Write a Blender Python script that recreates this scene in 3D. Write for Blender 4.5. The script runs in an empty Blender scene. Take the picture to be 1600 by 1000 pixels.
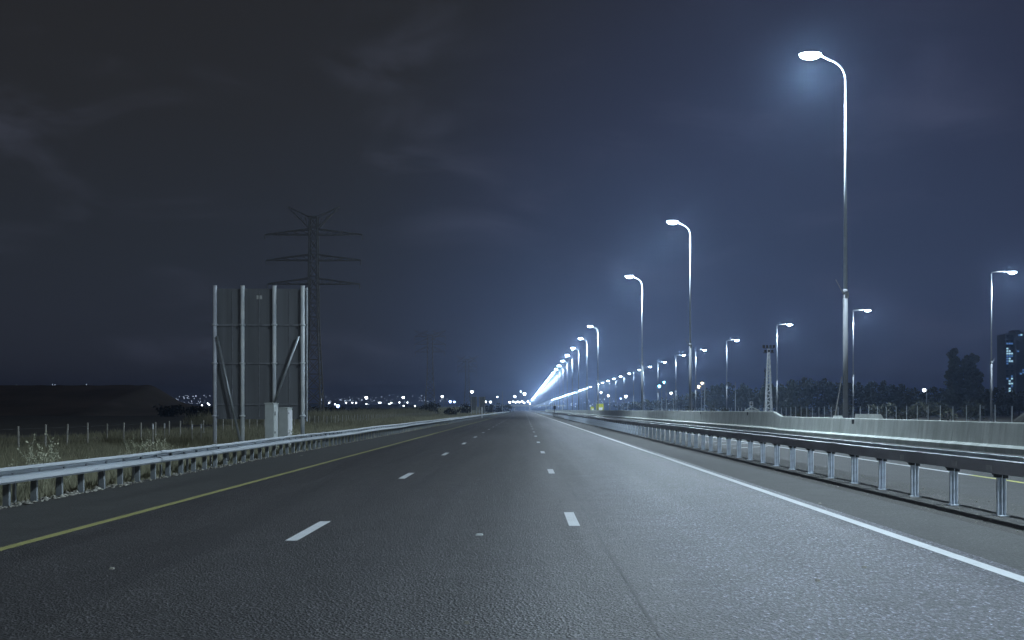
import bpy, math, random
import numpy as np
from mathutils import Vector, Matrix

random.seed(7)
rng = np.random.default_rng(7)
R = math.radians
C = bpy.context.scene.collection
scene = bpy.context.scene

# ------------------------------------------------------------------ camera
F = 1616.0            # focal length in photo pixels (photo is 1600 wide)
CX, CY = 819.0, 640.0  # vanishing point of the straight road
H = 1.65
cam = bpy.data.objects.new('camera', bpy.data.cameras.new('camera'))
C.objects.link(cam)
cam.location = (0, 0, H)
cam.rotation_euler = (R(90), 0, 0)
cam.data.sensor_width = 36
cam.data.lens = 36 * F / 1600
cam.data.shift_x = -(CX - 800) / 1600
cam.data.shift_y = (CY - 500) / 1600
cam.data.clip_start = 0.1
cam.data.clip_end = 20000
scene.camera = cam

def at(px, py, D):
    return Vector(((px - CX) * D / F, D, H - (py - CY) * D / F))

# ------------------------------------------------------------------ render, world
scene.view_settings.view_transform = 'Standard'
scene.view_settings.look = 'None'
scene.view_settings.exposure = 0
scene.view_settings.gamma = 1
scene.cycles.use_denoising = True
scene.cycles.volume_bounces = 0
scene.cycles.max_bounces = 5
scene.cycles.use_light_tree = True

SKY_EL, SKY_AZ = R(38), R(200)
w = bpy.data.worlds.new("World")
scene.world = w
w.use_nodes = True
nt = w.node_tree
N, L = nt.nodes, nt.links
bg = N['Background']
sky = N.new('ShaderNodeTexSky')
sky.sky_type = 'NISHITA'
sky.sun_disc = False
sky.sun_elevation = SKY_EL
sky.sun_rotation = SKY_AZ
skm = N.new('ShaderNodeVectorMath'); skm.operation = 'SCALE'; skm.inputs['Scale'].default_value = 0.0015
L.new(sky.outputs[0], skm.inputs[0])
tc = N.new('ShaderNodeTexCoord')
sep = N.new('ShaderNodeSeparateXYZ'); L.new(tc.outputs['Generated'], sep.inputs[0])
# night sky: near black overhead, blue town glow near the horizon
ramp = N.new('ShaderNodeValToRGB'); L.new(sep.outputs['Z'], ramp.inputs[0])
cr = ramp.color_ramp
cr.elements[0].position = 0.0; cr.elements[0].color = (0.0180, 0.0210, 0.036, 1)
cr.elements[1].position = 0.45; cr.elements[1].color = (0.0175, 0.0160, 0.0145, 1)
for p, c in ((0.05, (0.0180, 0.0205, 0.033)), (0.14, (0.0175, 0.0195, 0.026)), (0.27, (0.0180, 0.0175, 0.0180))):
    e = cr.elements.new(p); e.color = (*c, 1)
# glow of the town and of the lit motorway junction beyond the end of the road, a little right of it
nrm = N.new('ShaderNodeVectorMath'); nrm.operation = 'NORMALIZE'; L.new(tc.outputs['Generated'], nrm.inputs[0])
dot = N.new('ShaderNodeVectorMath'); dot.operation = 'DOT_PRODUCT'; L.new(nrm.outputs[0], dot.inputs[0])
gd = Vector((0.36, 1.0, 0.04)).normalized(); dot.inputs[1].default_value = gd
gr = N.new('ShaderNodeMapRange'); gr.interpolation_type = 'SMOOTHERSTEP'
gr.inputs['From Min'].default_value = 0.84; gr.inputs['From Max'].default_value = 1.0
L.new(dot.outputs['Value'], gr.inputs['Value'])
glow = N.new('ShaderNodeVectorMath'); glow.operation = 'SCALE'; glow.inputs[0].default_value = (0.002, 0.006, 0.032)
L.new(gr.outputs[0], glow.inputs['Scale'])
# thin clouds stretched along the horizon, only a little lighter than the sky
cm = N.new('ShaderNodeMapping'); cm.inputs['Scale'].default_value = (1.5, 1.5, 4.2)
L.new(tc.outputs['Generated'], cm.inputs[0])
cn = N.new('ShaderNodeTexNoise'); cn.inputs['Scale'].default_value = 4.2; cn.inputs['Detail'].default_value = 7; cn.inputs['Roughness'].default_value = 0.55
cn.inputs['Distortion'].default_value = 0.6
L.new(cm.outputs[0], cn.inputs[0])
cmr = N.new('ShaderNodeMapRange'); cmr.interpolation_type = 'SMOOTHSTEP'
cmr.inputs['From Min'].default_value = 0.49; cmr.inputs['From Max'].default_value = 0.88
L.new(cn.outputs[0], cmr.inputs['Value'])
cl = N.new('ShaderNodeVectorMath'); cl.operation = 'SCALE'; cl.inputs[0].default_value = (0.025, 0.028, 0.044)
L.new(cmr.outputs[0], cl.inputs['Scale'])
def vadd(a, b):
    n = N.new('ShaderNodeVectorMath'); n.operation = 'ADD'
    L.new(a, n.inputs[0]); L.new(b, n.inputs[1]); return n.outputs[0]
tot = vadd(vadd(vadd(ramp.outputs[0], glow.outputs[0]), cl.outputs[0]), skm.outputs[0])
L.new(tot, bg.inputs['Color'])
bg.inputs['Strength'].default_value = 0.95

# an added fill with no moon in view, so the far sides of things are not dead black
ml = bpy.data.lights.new('fill_light', 'SUN'); ml.energy = 0.03; ml.angle = R(1.0); ml.color = (0.85, 0.92, 1)
mo = bpy.data.objects.new('fill_light', ml); C.objects.link(mo)
mo.rotation_euler = (R(90) - SKY_EL, 0, R(150))

LAMP_COL = (0.70, 0.87, 1.0)
LAMP_W = 29000.0

ORD = ['first','second','third','fourth','fifth','sixth','seventh','eighth','ninth','tenth','eleventh','twelfth','thirteenth','fourteenth','fifteenth','sixteenth','seventeenth','eighteenth','nineteenth','twentieth','twenty-first','twenty-second','twenty-third','twenty-fourth','twenty-fifth']

# ------------------------------------------------------------------ mesh builder
class MB:
    def __init__(s): s.v = []; s.f = []
    def add(s, vs, fs):
        o = len(s.v); s.v += [tuple(p) for p in vs]; s.f += [tuple(i + o for i in f) for f in fs]
        return s
    def box(s, x0, x1, y0, y1, z0, z1, M=None):
        vs = [Vector(p) for p in ((x0,y0,z0),(x1,y0,z0),(x1,y1,z0),(x0,y1,z0),(x0,y0,z1),(x1,y0,z1),(x1,y1,z1),(x0,y1,z1))]
        if M is not None: vs = [M @ p for p in vs]
        return s.add(vs, [(0,3,2,1),(4,5,6,7),(0,1,5,4),(1,2,6,5),(2,3,7,6),(3,0,4,7)])
    def tube(s, pts, rad, n=10, cap=True):
        pts = [Vector(p) for p in pts]
        if not hasattr(rad, '__len__'): rad = [rad] * len(pts)
        rings = []; prev = None
        for i, p in enumerate(pts):
            a = pts[max(i-1, 0)]; b = pts[min(i+1, len(pts)-1)]
            t = (b - a).normalized()
            if prev is None:
                u = t.orthogonal().normalized()
            else:
                u = (prev - t * prev.dot(t)).normalized()
            prev = u; vv = t.cross(u)
            rings.append([p + (u*math.cos(2*math.pi*k/n) + vv*math.sin(2*math.pi*k/n)) * rad[i] for k in range(n)])
        vs = [q for r in rings for q in r]; fs = []
        for i in range(len(pts)-1):
            for k in range(n):
                a = i*n+k; b = i*n+(k+1) % n
                fs.append((a, b, b+n, a+n))
        if cap:
            fs.append(tuple(range(n-1, -1, -1))); fs.append(tuple((len(pts)-1)*n + k for k in range(n)))
        return s.add(vs, fs)
    def prism(s, prof, y0, y1, closed=True, wave=None, step=None):
        """profile in (x, z) swept along y"""
        ys = [y0, y1]
        if step:
            k = max(1, int(round((y1-y0)/step))); ys = [y0+(y1-y0)*i/k for i in range(k+1)]
        n = len(prof); vs = []
        for y in ys:
            dx, dz = wave(y) if wave else (0, 0)
            vs += [(x+dx, y, z+dz) for x, z in prof]
        fs = []
        for i in range(len(ys)-1):
            for k in range(n if closed else n-1):
                a = i*n+k; b = i*n+(k+1) % n
                fs.append((a, a+n, b+n, b))
        if closed:
            fs.append(tuple(range(n))); fs.append(tuple((len(ys)-1)*n+k for k in range(n-1, -1, -1)))
        return s.add(vs, fs)
    def build(s, name, mat, parent=None, smooth=False, fix=True):
        me = bpy.data.meshes.new(name); me.from_pydata(s.v, [], s.f)
        if fix:
            import bmesh
            b = bmesh.new(); b.from_mesh(me); bmesh.ops.recalc_face_normals(b, faces=b.faces); b.to_mesh(me); b.free()
        me.materials.append(mat)
        if smooth:
            me.polygons.foreach_set('use_smooth', [True]*len(me.polygons))
        o = bpy.data.objects.new(name, me); C.objects.link(o)
        if parent is not None: o.parent = parent
        return o

def np_mesh(name, V, Fc, mat, parent=None):
    me = bpy.data.meshes.new(name)
    V = np.asarray(V, dtype=np.float32); Fc = np.asarray(Fc, dtype=np.int32)
    k = Fc.shape[1]
    me.vertices.add(len(V)); me.vertices.foreach_set('co', V.ravel())
    me.loops.add(Fc.size); me.loops.foreach_set('vertex_index', Fc.ravel())
    me.polygons.add(len(Fc)); me.polygons.foreach_set('loop_start', np.arange(0, Fc.size, k, dtype=np.int32))
    me.polygons.foreach_set('loop_total', np.full(len(Fc), k, dtype=np.int32))
    me.update(calc_edges=True); me.validate()
    me.materials.append(mat)
    o = bpy.data.objects.new(name, me); C.objects.link(o)
    if parent is not None: o.parent = parent
    return o

def tag(o, label=None, cat=None, group=None, kind=None):
    if label: o['label'] = label
    if cat: o['category'] = cat
    if group: o['group'] = group
    if kind: o['kind'] = kind
    return o

def empty(name, loc, label, cat, group=None):
    o = bpy.data.objects.new(name, None); C.objects.link(o)
    o.empty_display_size = 0.2
    o.location = loc
    return tag(o, label, cat, group)

def copy_tree(o, parent=None):
    c = o.copy(); C.objects.link(c)
    if parent is not None: c.parent = parent
    for ch in KIDS.get(o.name, []):
        k = copy_tree(ch, c)
        KIDS.setdefault(c.name, []).append(k)
    return c
KIDS = {}
def kids_of(root, *objs):
    KIDS.setdefault(root.name, []).extend(objs)

# ------------------------------------------------------------------ materials
def new_mat(name):
    m = bpy.data.materials.new(name); m.use_nodes = True
    return m, m.node_tree.nodes, m.node_tree.links, m.node_tree.nodes['Principled BSDF']

def noise(N, L, vec, scale, detail=4, rough=0.55):
    n = N.new('ShaderNodeTexNoise'); n.inputs['Scale'].default_value = scale
    n.inputs['Detail'].default_value = detail; n.inputs['Roughness'].default_value = rough
    if vec is not None: L.new(vec, n.inputs['Vector'])
    return n.outputs[0]

def rampn(N, L, fac, stops):
    r = N.new('ShaderNodeValToRGB'); L.new(fac, r.inputs[0])
    e = r.color_ramp.elements
    while len(e) < len(stops): e.new(0.5)
    for i, (p, c) in enumerate(stops):
        e[i].position = p; e[i].color = (*c, 1) if len(c) == 3 else c
    return r.outputs[0]

def mixc(N, L, fac, a, b, mode='MIX'):
    m = N.new('ShaderNodeMix'); m.data_type = 'RGBA'; m.blend_type = mode
    if isinstance(fac, (int, float)): m.inputs[0].default_value = fac
    else: L.new(fac, m.inputs[0])
    for v, i in ((a, 6), (b, 7)):
        if isinstance(v, tuple): m.inputs[i].default_value = (*v, 1)
        else: L.new(v, m.inputs[i])
    return m.outputs[2]

def simple(name, col, rough=0.6, metal=0.0, var=0.25, nscale=3.0, bump=0.0, col2=None, spec=None, stretch=None):
    m, N, L, B = new_mat(name)
    tc = N.new('ShaderNodeTexCoord')
    v = tc.outputs['Object']
    if stretch:
        mp = N.new('ShaderNodeMapping'); mp.inputs['Scale'].default_value = stretch; L.new(v, mp.inputs[0]); v = mp.outputs[0]
    n = noise(N, L, v, nscale, 6)
    c2 = col2 if col2 else tuple(min(1, c*(1+var)) for c in col)
    c1 = tuple(c*(1-var) for c in col) if not col2 else col
    L.new(rampn(N, L, n, [(0.32, c1), (0.68, c2)]), B.inputs['Base Color'])
    r = N.new('ShaderNodeMapRange'); L.new(n, r.inputs['Value'])
    r.inputs['To Min'].default_value = max(0, rough-0.1); r.inputs['To Max'].default_value = min(1, rough+0.1)
    L.new(r.outputs[0], B.inputs['Roughness'])
    B.inputs['Metallic'].default_value = metal
    if spec is not None: B.inputs['Specular IOR Level'].default_value = spec
    if bump:
        b = N.new('ShaderNodeBump'); b.inputs['Strength'].default_value = bump; b.inputs['Distance'].default_value = 0.02
        n2 = noise(N, L, v, nscale*8, 5); L.new(n2, b.inputs['Height']); L.new(b.outputs[0], B.inputs['Normal'])
    return m

def emis(name, col, strength):
    m, N, L, B = new_mat(name)
    B.inputs['Base Color'].default_value = (0.6, 0.6, 0.6, 1)
    B.inputs['Emission Color'].default_value = (*col, 1)
    B.inputs['Emission Strength'].default_value = strength
    return m

def asphalt(name, base, grain=1.0, rough=0.62, tracks=True, dusty=0.0, bumpy=1.0, tint=(1, 1, 1), lane=False):
    m, N, L, B = new_mat(name)
    tc = N.new('ShaderNodeTexCoord'); v = tc.outputs['Object']
    fine = noise(N, L, v, 42, 3, 0.75)
    vor = N.new('ShaderNodeTexVoronoi'); vor.inputs['Scale'].default_value = 44; L.new(v, vor.inputs['Vector'])
    mid = noise(N, L, v, 1.3, 6, 0.6)
    mpg = N.new('ShaderNodeMapping'); mpg.inputs['Scale'].default_value = (30, 10, 1); L.new(v, mpg.inputs[0])
    mot = noise(N, L, mpg.outputs[0], 1.0, 5, 0.85)
    mp = N.new('ShaderNodeMapping'); mp.inputs['Scale'].default_value = (1.1, 0.035, 1); L.new(v, mp.inputs[0])
    lon = noise(N, L, mp.outputs[0], 1.6, 5, 0.55)
    b = tuple(base*t for t in tint)
    c = rampn(N, L, fine, [(0.30, tuple(x*(1-0.55*grain) for x in b)), (0.52, b), (0.72, tuple(x*(1+1.6*grain) for x in b))])
    sp = N.new('ShaderNodeSeparateColor'); L.new(vor.outputs['Color'], sp.inputs[0])
    stone = rampn(N, L, sp.outputs[0], [(0.45, (0.60, 0.60, 0.60)), (0.85, (1.4, 1.4, 1.4)), (1.0, (3.2, 3.2, 3.4))])
    c = mixc(N, L, 0.75*grain, c, stone, 'MULTIPLY')
    gf = min(1, grain*1.05)
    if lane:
        # the kerb-side lane is coarser asphalt, with lamp sheen and glints painted in from the joint
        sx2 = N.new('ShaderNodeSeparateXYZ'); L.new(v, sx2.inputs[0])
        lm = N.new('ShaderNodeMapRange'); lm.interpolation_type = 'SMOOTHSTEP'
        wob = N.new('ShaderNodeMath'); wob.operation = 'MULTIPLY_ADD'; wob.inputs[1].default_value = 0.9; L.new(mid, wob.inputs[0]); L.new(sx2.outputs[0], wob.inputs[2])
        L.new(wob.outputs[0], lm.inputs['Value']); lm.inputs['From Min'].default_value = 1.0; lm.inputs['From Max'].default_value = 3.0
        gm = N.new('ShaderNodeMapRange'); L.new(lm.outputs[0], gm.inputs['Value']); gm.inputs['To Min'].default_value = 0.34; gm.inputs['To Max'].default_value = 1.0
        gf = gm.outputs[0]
    c = mixc(N, L, gf, c, rampn(N, L, mot, [(0.36, (0.26, 0.26, 0.27)), (0.5, (0.85, 0.85, 0.85)), (0.58, (1.9, 1.9, 1.92)), (0.68, (3.4, 3.4, 3.5))]), 'MULTIPLY')
    c = mixc(N, L, 0.8, c, rampn(N, L, mid, [(0.3, (0.80, 0.80, 0.80)), (0.7, (1.18, 1.18, 1.2))]), 'MULTIPLY')
    c = mixc(N, L, 0.9, c, rampn(N, L, lon, [(0.3, (0.80, 0.80, 0.82)), (0.7, (1.2, 1.2, 1.2))]), 'MULTIPLY')
    if tracks:
        sx = N.new('ShaderNodeSeparateXYZ'); L.new(v, sx.inputs[0])
        w1 = N.new('ShaderNodeMath'); w1.operation = 'MULTIPLY'; w1.inputs[1].default_value = 2*math.pi/1.85; L.new(sx.outputs[0], w1.inputs[0])
        w2 = N.new('ShaderNodeMath'); w2.operation = 'SINE'; L.new(w1.outputs[0], w2.inputs[0])
        w3 = N.new('ShaderNodeMath'); w3.operation = 'MULTIPLY_ADD'; w3.inputs[1].default_value = 0.5; w3.inputs[2].default_value = 0.5; L.new(w2.outputs[0], w3.inputs[0])
        c = mixc(N, L, 0.5, c, rampn(N, L, w3.outputs[0], [(0.1, (0.90, 0.90, 0.91)), (0.9, (1.08, 1.08, 1.08))]), 'MULTIPLY')
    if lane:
        c = mixc(N, L, lm.outputs[0], c, mixc(N, L, 1.0, c, (2.15, 2.30, 2.62), 'MULTIPLY'))  # lamp sheen put into the colour: lane turned paler and bluer
    L.new(c, B.inputs['Base Color'])
    rr = N.new('ShaderNodeMapRange'); L.new(lon, rr.inputs['Value'])
    rr.inputs['To Min'].default_value = rough - 0.12; rr.inputs['To Max'].default_value = rough + 0.14
    L.new(rr.outputs[0], B.inputs['Roughness'])
    bp = N.new('ShaderNodeBump'); bp.inputs['Strength'].default_value = 0.9*bumpy; bp.inputs['Distance'].default_value = 0.012
    bm = N.new('ShaderNodeMath'); bm.operation = 'ADD'; L.new(fine, bm.inputs[0]); L.new(vor.outputs['Distance'], bm.inputs[1])
    L.new(bm.outputs[0], bp.inputs['Height']); L.new(bp.outputs[0], B.inputs['Normal'])
    B.inputs['Specular IOR Level'].default_value = 0.5
    return m

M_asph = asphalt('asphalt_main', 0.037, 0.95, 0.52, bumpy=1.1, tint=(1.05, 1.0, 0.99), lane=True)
M_shoulder = asphalt('asphalt_shoulder', 0.040, 0.30, 0.75, tracks=False, bumpy=0.4, tint=(1, 1.0, 0.94))
M_shoulder2 = asphalt('asphalt_shoulder_right', 0.060, 0.30, 0.75, tracks=False, bumpy=0.4, tint=(1, 1.02, 0.98))
M_dirt = asphalt('gutter_dust', 0.062, 0.35, 0.9, tracks=False, bumpy=0.5, tint=(1.05, 1.0, 0.90))
M_dirt2 = asphalt('verge_dust', 0.070, 0.35, 0.9, tracks=False, bumpy=0.5, tint=(1.0, 1.0, 0.94))
M_far_asph = asphalt('asphalt_slip', 0.048, 0.35, 0.75, bumpy=0.4, tint=(1, 1.02, 1.0))
M_gap = simple('gutter_gap', (0.006, 0.007, 0.007), 0.8, var=0.4)

def paint(name, col, wear=0.42):
    m, N, L, B = new_mat(name)
    tc = N.new('ShaderNodeTexCoord'); v = tc.outputs['Object']
    a = noise(N, L, v, 38, 5, 0.75); b = noise(N, L, v, 2.0, 5, 0.6)
    mm = N.new('ShaderNodeMath'); mm.operation = 'MULTIPLY_ADD'; mm.inputs[1].default_value = 0.5; L.new(b, mm.inputs[0]); L.new(a, mm.inputs[2])
    dark = tuple(c*0.30 for c in col)
    L.new(rampn(N, L, mm.outputs[0], [(wear, dark), (wear+0.14, tuple(c*0.8 for c in col)), (0.95, col)]), B.inputs['Base Color'])
    B.inputs['Roughness'].default_value = 0.65
    bp = N.new('ShaderNodeBump'); bp.inputs['Strength'].default_value = 0.4; bp.inputs['Distance'].default_value = 0.004
    L.new(a, bp.inputs['Height']); L.new(bp.outputs[0], B.inputs['Normal'])
    return m
M_white = paint('white_road_paint', (0.66, 0.68, 0.70), 0.47)
M_white_w = paint('worn_white_road_paint', (0.62, 0.64, 0.66), 0.50)
M_yellow = paint('yellow_road_paint', (0.36, 0.345, 0.13), 0.53)
M_yellow2 = paint('bright_yellow_road_paint', (0.62, 0.62, 0.16), 0.45)

M_galv = simple('galvanised_steel', (0.50, 0.54, 0.57), 0.42, 0.55, 0.22, 2.2, 0.1)
M_galv_l = simple('galvanised_rail', (0.56, 0.60, 0.64), 0.5, 0.2, 0.14, 1.2, 0.0, stretch=(1, 0.15, 2))
M_galv_d = simple('weathered_steel', (0.62, 0.62, 0.66), 0.6, 0.0, 0.22, 1.5, 0.15, stretch=(1, 0.3, 1))
M_galv_top = simple('rail_rim', (0.50, 0.54, 0.58), 0.4, 0.35, 0.2, 2.5)
M_pole_low = simple('shaded_pole', (0.17, 0.18, 0.195), 0.7, 0.0, 0.12, 1.5)  # lamp light fading down the pole, put into a darker colour
M_pole = simple('galvanised_pole', (0.46, 0.50, 0.54), 0.42, 0.45, 0.12, 1.5)
M_bolt = simple('dark_bolt', (0.05, 0.05, 0.055), 0.6, 0.3)
M_conc = None
def concrete():
    m, N, L, B = new_mat('cast_concrete')
    tc = N.new('ShaderNodeTexCoord'); v = tc.outputs['Object']
    mp = N.new('ShaderNodeMapping'); mp.inputs['Scale'].default_value = (0.6, 0.55, 0.22); L.new(v, mp.inputs[0])
    st = noise(N, L, mp.outputs[0], 2.2, 7, 0.6)
    fi = noise(N, L, v, 22, 5, 0.7)
    c = rampn(N, L, st, [(0.28, (0.40, 0.43, 0.40)), (0.5, (0.52, 0.555, 0.53)), (0.72, (0.66, 0.69, 0.66))])
    c = mixc(N, L, 0.8, c, rampn(N, L, fi, [(0.3, (0.85, 0.85, 0.85)), (0.7, (1.12, 1.12, 1.12))]), 'MULTIPLY')
    # vertical rain streaks
    mp2 = N.new('ShaderNodeMapping'); mp2.inputs['Scale'].default_value = (1, 1.4, 0.06); L.new(v, mp2.inputs[0])
    rs = noise(N, L, mp2.outputs[0], 2.6, 5, 0.7)
    c = mixc(N, L, 0.5, c, rampn(N, L, rs, [(0.34, (0.62, 0.60, 0.58)), (0.5, (1, 1, 1))]), 'MULTIPLY')
    L.new(c, B.inputs['Base Color']); B.inputs['Roughness'].default_value = 0.85
    bp = N.new('ShaderNodeBump'); bp.inputs['Strength'].default_value = 0.3; bp.inputs['Distance'].default_value = 0.01
    L.new(fi, bp.inputs['Height']); L.new(bp.outputs[0], B.inputs['Normal'])
    return m
M_conc = concrete()
M_conc_l = simple('pale_concrete', (0.52, 0.55, 0.55), 0.85, 0, 0.2, 3)
M_soil = simple('dry_soil', (0.040, 0.038, 0.032), 0.95, 0, 0.4, 0.35, 0.5, col2=(0.07, 0.066, 0.05))
M_gravel = simple('pale_gravel', (0.30, 0.29, 0.25), 0.9, 0, 0.35, 9, 0.3)
def foliage(name, c1, c2, scale=1.5):
    m, N, L, B = new_mat(name)
    g = N.new('ShaderNodeNewGeometry')
    n = noise(N, L, g.outputs['Position'], scale, 3)
    c = rampn(N, L, n, [(0.3, c1), (0.7, c2)])
    L.new(mixc(N, L, 0.6, c, rampn(N, L, g.outputs['Random Per Island'], [(0.0, (0.55, 0.55, 0.55)), (1.0, (1.45, 1.4, 1.3))]), 'MULTIPLY'), B.inputs['Base Color'])
    B.inputs['Roughness'].default_value = 0.7
    return m
M_grass = foliage('dry_grass', (0.26, 0.27, 0.19), (0.50, 0.48, 0.35), 0.6)
M_weed = foliage('dry_weed', (0.32, 0.34, 0.24), (0.60, 0.60, 0.46), 3)
M_leaf = foliage('tree_foliage', (0.022, 0.026, 0.012), (0.045, 0.050, 0.024), 0.5)
M_leafd = foliage('far_foliage', (0.014, 0.018, 0.013), (0.030, 0.036, 0.024), 0.3)
M_bark = simple('bark', (0.05, 0.042, 0.035), 0.9, 0, 0.3, 4, 0.4)
M_hill = simple('dark_earth', (0.15, 0.13, 0.11), 0.95, 0, 0.3, 0.05, 0.2)
M_slope = simple('dark_slope', (0.035, 0.034, 0.026), 0.95, 0, 0.4, 0.6, 0.4)
M_ridge = simple('far_ridge', (0.02, 0.022, 0.024), 0.95, 0, 0.3, 0.01)
M_wood = simple('fence_post_wood', (0.45, 0.44, 0.40), 0.85, 0, 0.25, 8)
M_wire = simple('fence_wire', (0.10, 0.10, 0.10), 0.7, 0.2)
M_panel = simple('sign_back_metal', (0.175, 0.185, 0.20), 0.6, 0.0, 0.2, 0.9, 0.0, stretch=(2.6, 1, 0.12))
M_panel_s = simple('sign_back_seam', (0.22, 0.23, 0.25), 0.7, 0.0)
M_sticker = simple('pale_sticker', (0.62, 0.64, 0.62), 0.7)
M_cab = simple('cabinet_paint', (0.52, 0.56, 0.55), 0.5, 0, 0.12, 2.5, 0.03)
M_pylon = simple('pylon_steel', (0.24, 0.24, 0.24), 0.8, 0.0)
M_mast = simple('white_lattice_paint', (0.6, 0.63, 0.66), 0.6)
M_build = simple('tower_concrete', (0.055, 0.056, 0.060), 0.8, 0, 0.15, 0.1)
M_glassd = simple('dark_window', (0.02, 0.022, 0.028), 0.2, 0, 0.3, 0.2)
M_win = emis('lit_window', (0.45, 0.78, 1.0), 0.95)
M_winb = emis('blue_lit_window', (0.07, 0.27, 0.75), 0.55)
M_lens = emis('lamp_lens_glow', LAMP_COL, 60)
M_lens_f = emis('far_lamp_glow', (0.86, 0.94, 1.0), 14)
M_lens_b = emis('blue_lamp_glow', (0.30, 0.45, 1.0), 16)
M_lens_c = emis('cyan_lamp_glow', (0.22, 0.72, 1.0), 16)
M_lens_o = emis('orange_lamp_glow', (1.0, 0.72, 0.38), 14)
M_town = emis('town_light_glow', (0.62, 0.76, 1.0), 3.0)
M_head = simple('lamp_housing', (0.30, 0.32, 0.34), 0.5, 0.3)
M_ysign = simple('yellow_sign_sheet', (0.50, 0.52, 0.05), 0.5)
M_black = simple('black_sheet', (0.02, 0.02, 0.02), 0.6)
M_whites = simple('white_sheet', (0.75, 0.77, 0.8), 0.5)

# ------------------------------------------------------------------ setting: ground, road
def sheet(name, x0, x1, y0, y1, z, mat, n=1):
    b = MB(); ys = [y0 + (y1-y0)*(i/n)**2 for i in range(n+1)]
    for i in range(n):
        b.add([(x0, ys[i], z), (x1, ys[i], z), (x1, ys[i+1], z), (x0, ys[i+1], z)], [(0, 1, 2, 3)])
    return b.build(name, mat, fix=False)

GZ = -0.40
FAR = 5200
b = MB()
xs = sorted(set([-3600, -900, -300, -120, -60, -40, -26, -20, -16, -13, -11, 39, 43, 60, 90, 150, 300, 900, 3600]))
ys = [-80, -20, 0, 10, 20, 35, 55, 80, 120, 180, 260, 400, 700, 1500, 3000, FAR]
for y in ys:
    for x in xs:
        z = GZ + (0.05*math.sin(x*0.7+y*0.31) if abs(x) < 100 else 0)
        b.v.append((x, y, z))
nx = len(xs)
for j in range(len(ys)-1):
    for i in range(nx-1):
        a = j*nx+i; b.f.append((a, a+1, a+1+nx, a+nx))
tag(b.build('ground', M_soil, fix=False), kind='structure')

# road slab: a raised bed with sloping verges; the carriageways are sheets on it
b = MB(); b.prism([(-10.6, GZ-0.15), (-8.95, -0.02), (37.0, -0.02), (39.5, GZ-0.15)], -60, FAR-100, closed=False)
tag(b.build('road_embankment', M_soil, fix=False), kind='structure')
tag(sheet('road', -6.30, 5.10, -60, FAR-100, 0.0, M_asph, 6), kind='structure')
tag(sheet('left_shoulder', -8.62, -6.30, -60, FAR-100, 0.0, M_shoulder, 6), kind='structure')
tag(sheet('right_shoulder', 5.10, 6.50, -60, FAR-100, 0.0, M_shoulder2, 6), kind='structure')
tag(sheet('gutter_strip', 6.50, 6.86, -60, FAR-100, 0.0, M_dirt, 6), kind='structure')
tag(sheet('guardrail_verge', 6.86, 8.6, -60, FAR-100, 0.0, M_dirt2, 6), kind='structure')
b = MB(); b.prism([(8.6, 0.0), (12.0, 0.0), (17.98, 0.0)], -60, FAR-100, closed=False)
tag(b.build('slip_road', M_far_asph, fix=False), kind='structure')
tag(sheet('opposite_road', 18.75, 36.8, -60, FAR-100, 0.0, M_far_asph, 6), kind='structure')

# markings
mk = MB()
def mark(x0, x1, y0, y1, z=0.004, wob=0.0):
    mk.add([(x0, y0, z), (x1, y0, z), (x1+wob, y1, z), (x0+wob, y1, z)], [(0, 1, 2, 3)])
mark(4.755, 4.925, -60, 3000)
tag(mk.build('edge_line_marking', M_white, fix=False), kind='structure')
mk = MB(); mark(-6.25, -6.10, -60, 3000)
tag(mk.build('yellow_line_marking', M_yellow, fix=False), kind='structure')
mk = MB()
starts_l = [13.0, 24.7, 37.3, 49.2, 61.0, 73.0]
starts_r = [14.65, 26.65, 39.0, 51.2, 63.2, 75.2]
for st, xc in ((starts_l, -2.93), (starts_r, 0.715)):
    s0 = list(st) + [st[-1] + 12*(i+1) for i in range(40)] + [st[0]-12]
    for y in s0:
        ln = 2.25 if xc < 0 else 1.95
        mark(xc-0.078, xc+0.078, y, y+ln)
tag(mk.build('lane_dash_marking', M_white_w, fix=False), kind='structure')
mk = MB(); mark(11.15, 11.32, 26, 3000)
tag(mk.build('slip_road_line_marking', M_white, fix=False), kind='structure')
mk = MB(); mark(11.15, 11.32, -40, 26, 0.004)
tag(mk.build('slip_road_yellow_marking', M_yellow2, fix=False), kind='structure')
mk = MB()
for k in range(3):
    y = 44 + k*4
    mk.add([(8.9, y, .004), (10.9, y+2.2, .004), (10.9, y+2.5, .004), (8.9, y+0.3, .004)], [(0, 1, 2, 3)])
tag(mk.build('chevron_marking', M_white_w, fix=False), kind='structure')

# a sealed construction joint running along the right lane
mk = MB(); px = None
ysj = [3 + i*0.6 for i in range(90)]
for i, y in enumerate(ysj):
    x = 0.98 + 0.008*math.sin(y*0.9) + 0.005*math.sin(y*2.7)
    wd = 0.005 + 0.005*abs(math.sin(y*1.3))
    mk.v += [(x-wd, y, .003), (x+wd, y, .003)]
    if i: mk.f.append((2*i-2, 2*i-1, 2*i+1, 2*i))
M_joint = simple('joint_sealant', (0.030, 0.031, 0.032), 0.6, 0, 0.5, 6)
tag(mk.build('asphalt_joint_marking', M_joint, fix=False), kind='structure')

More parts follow.
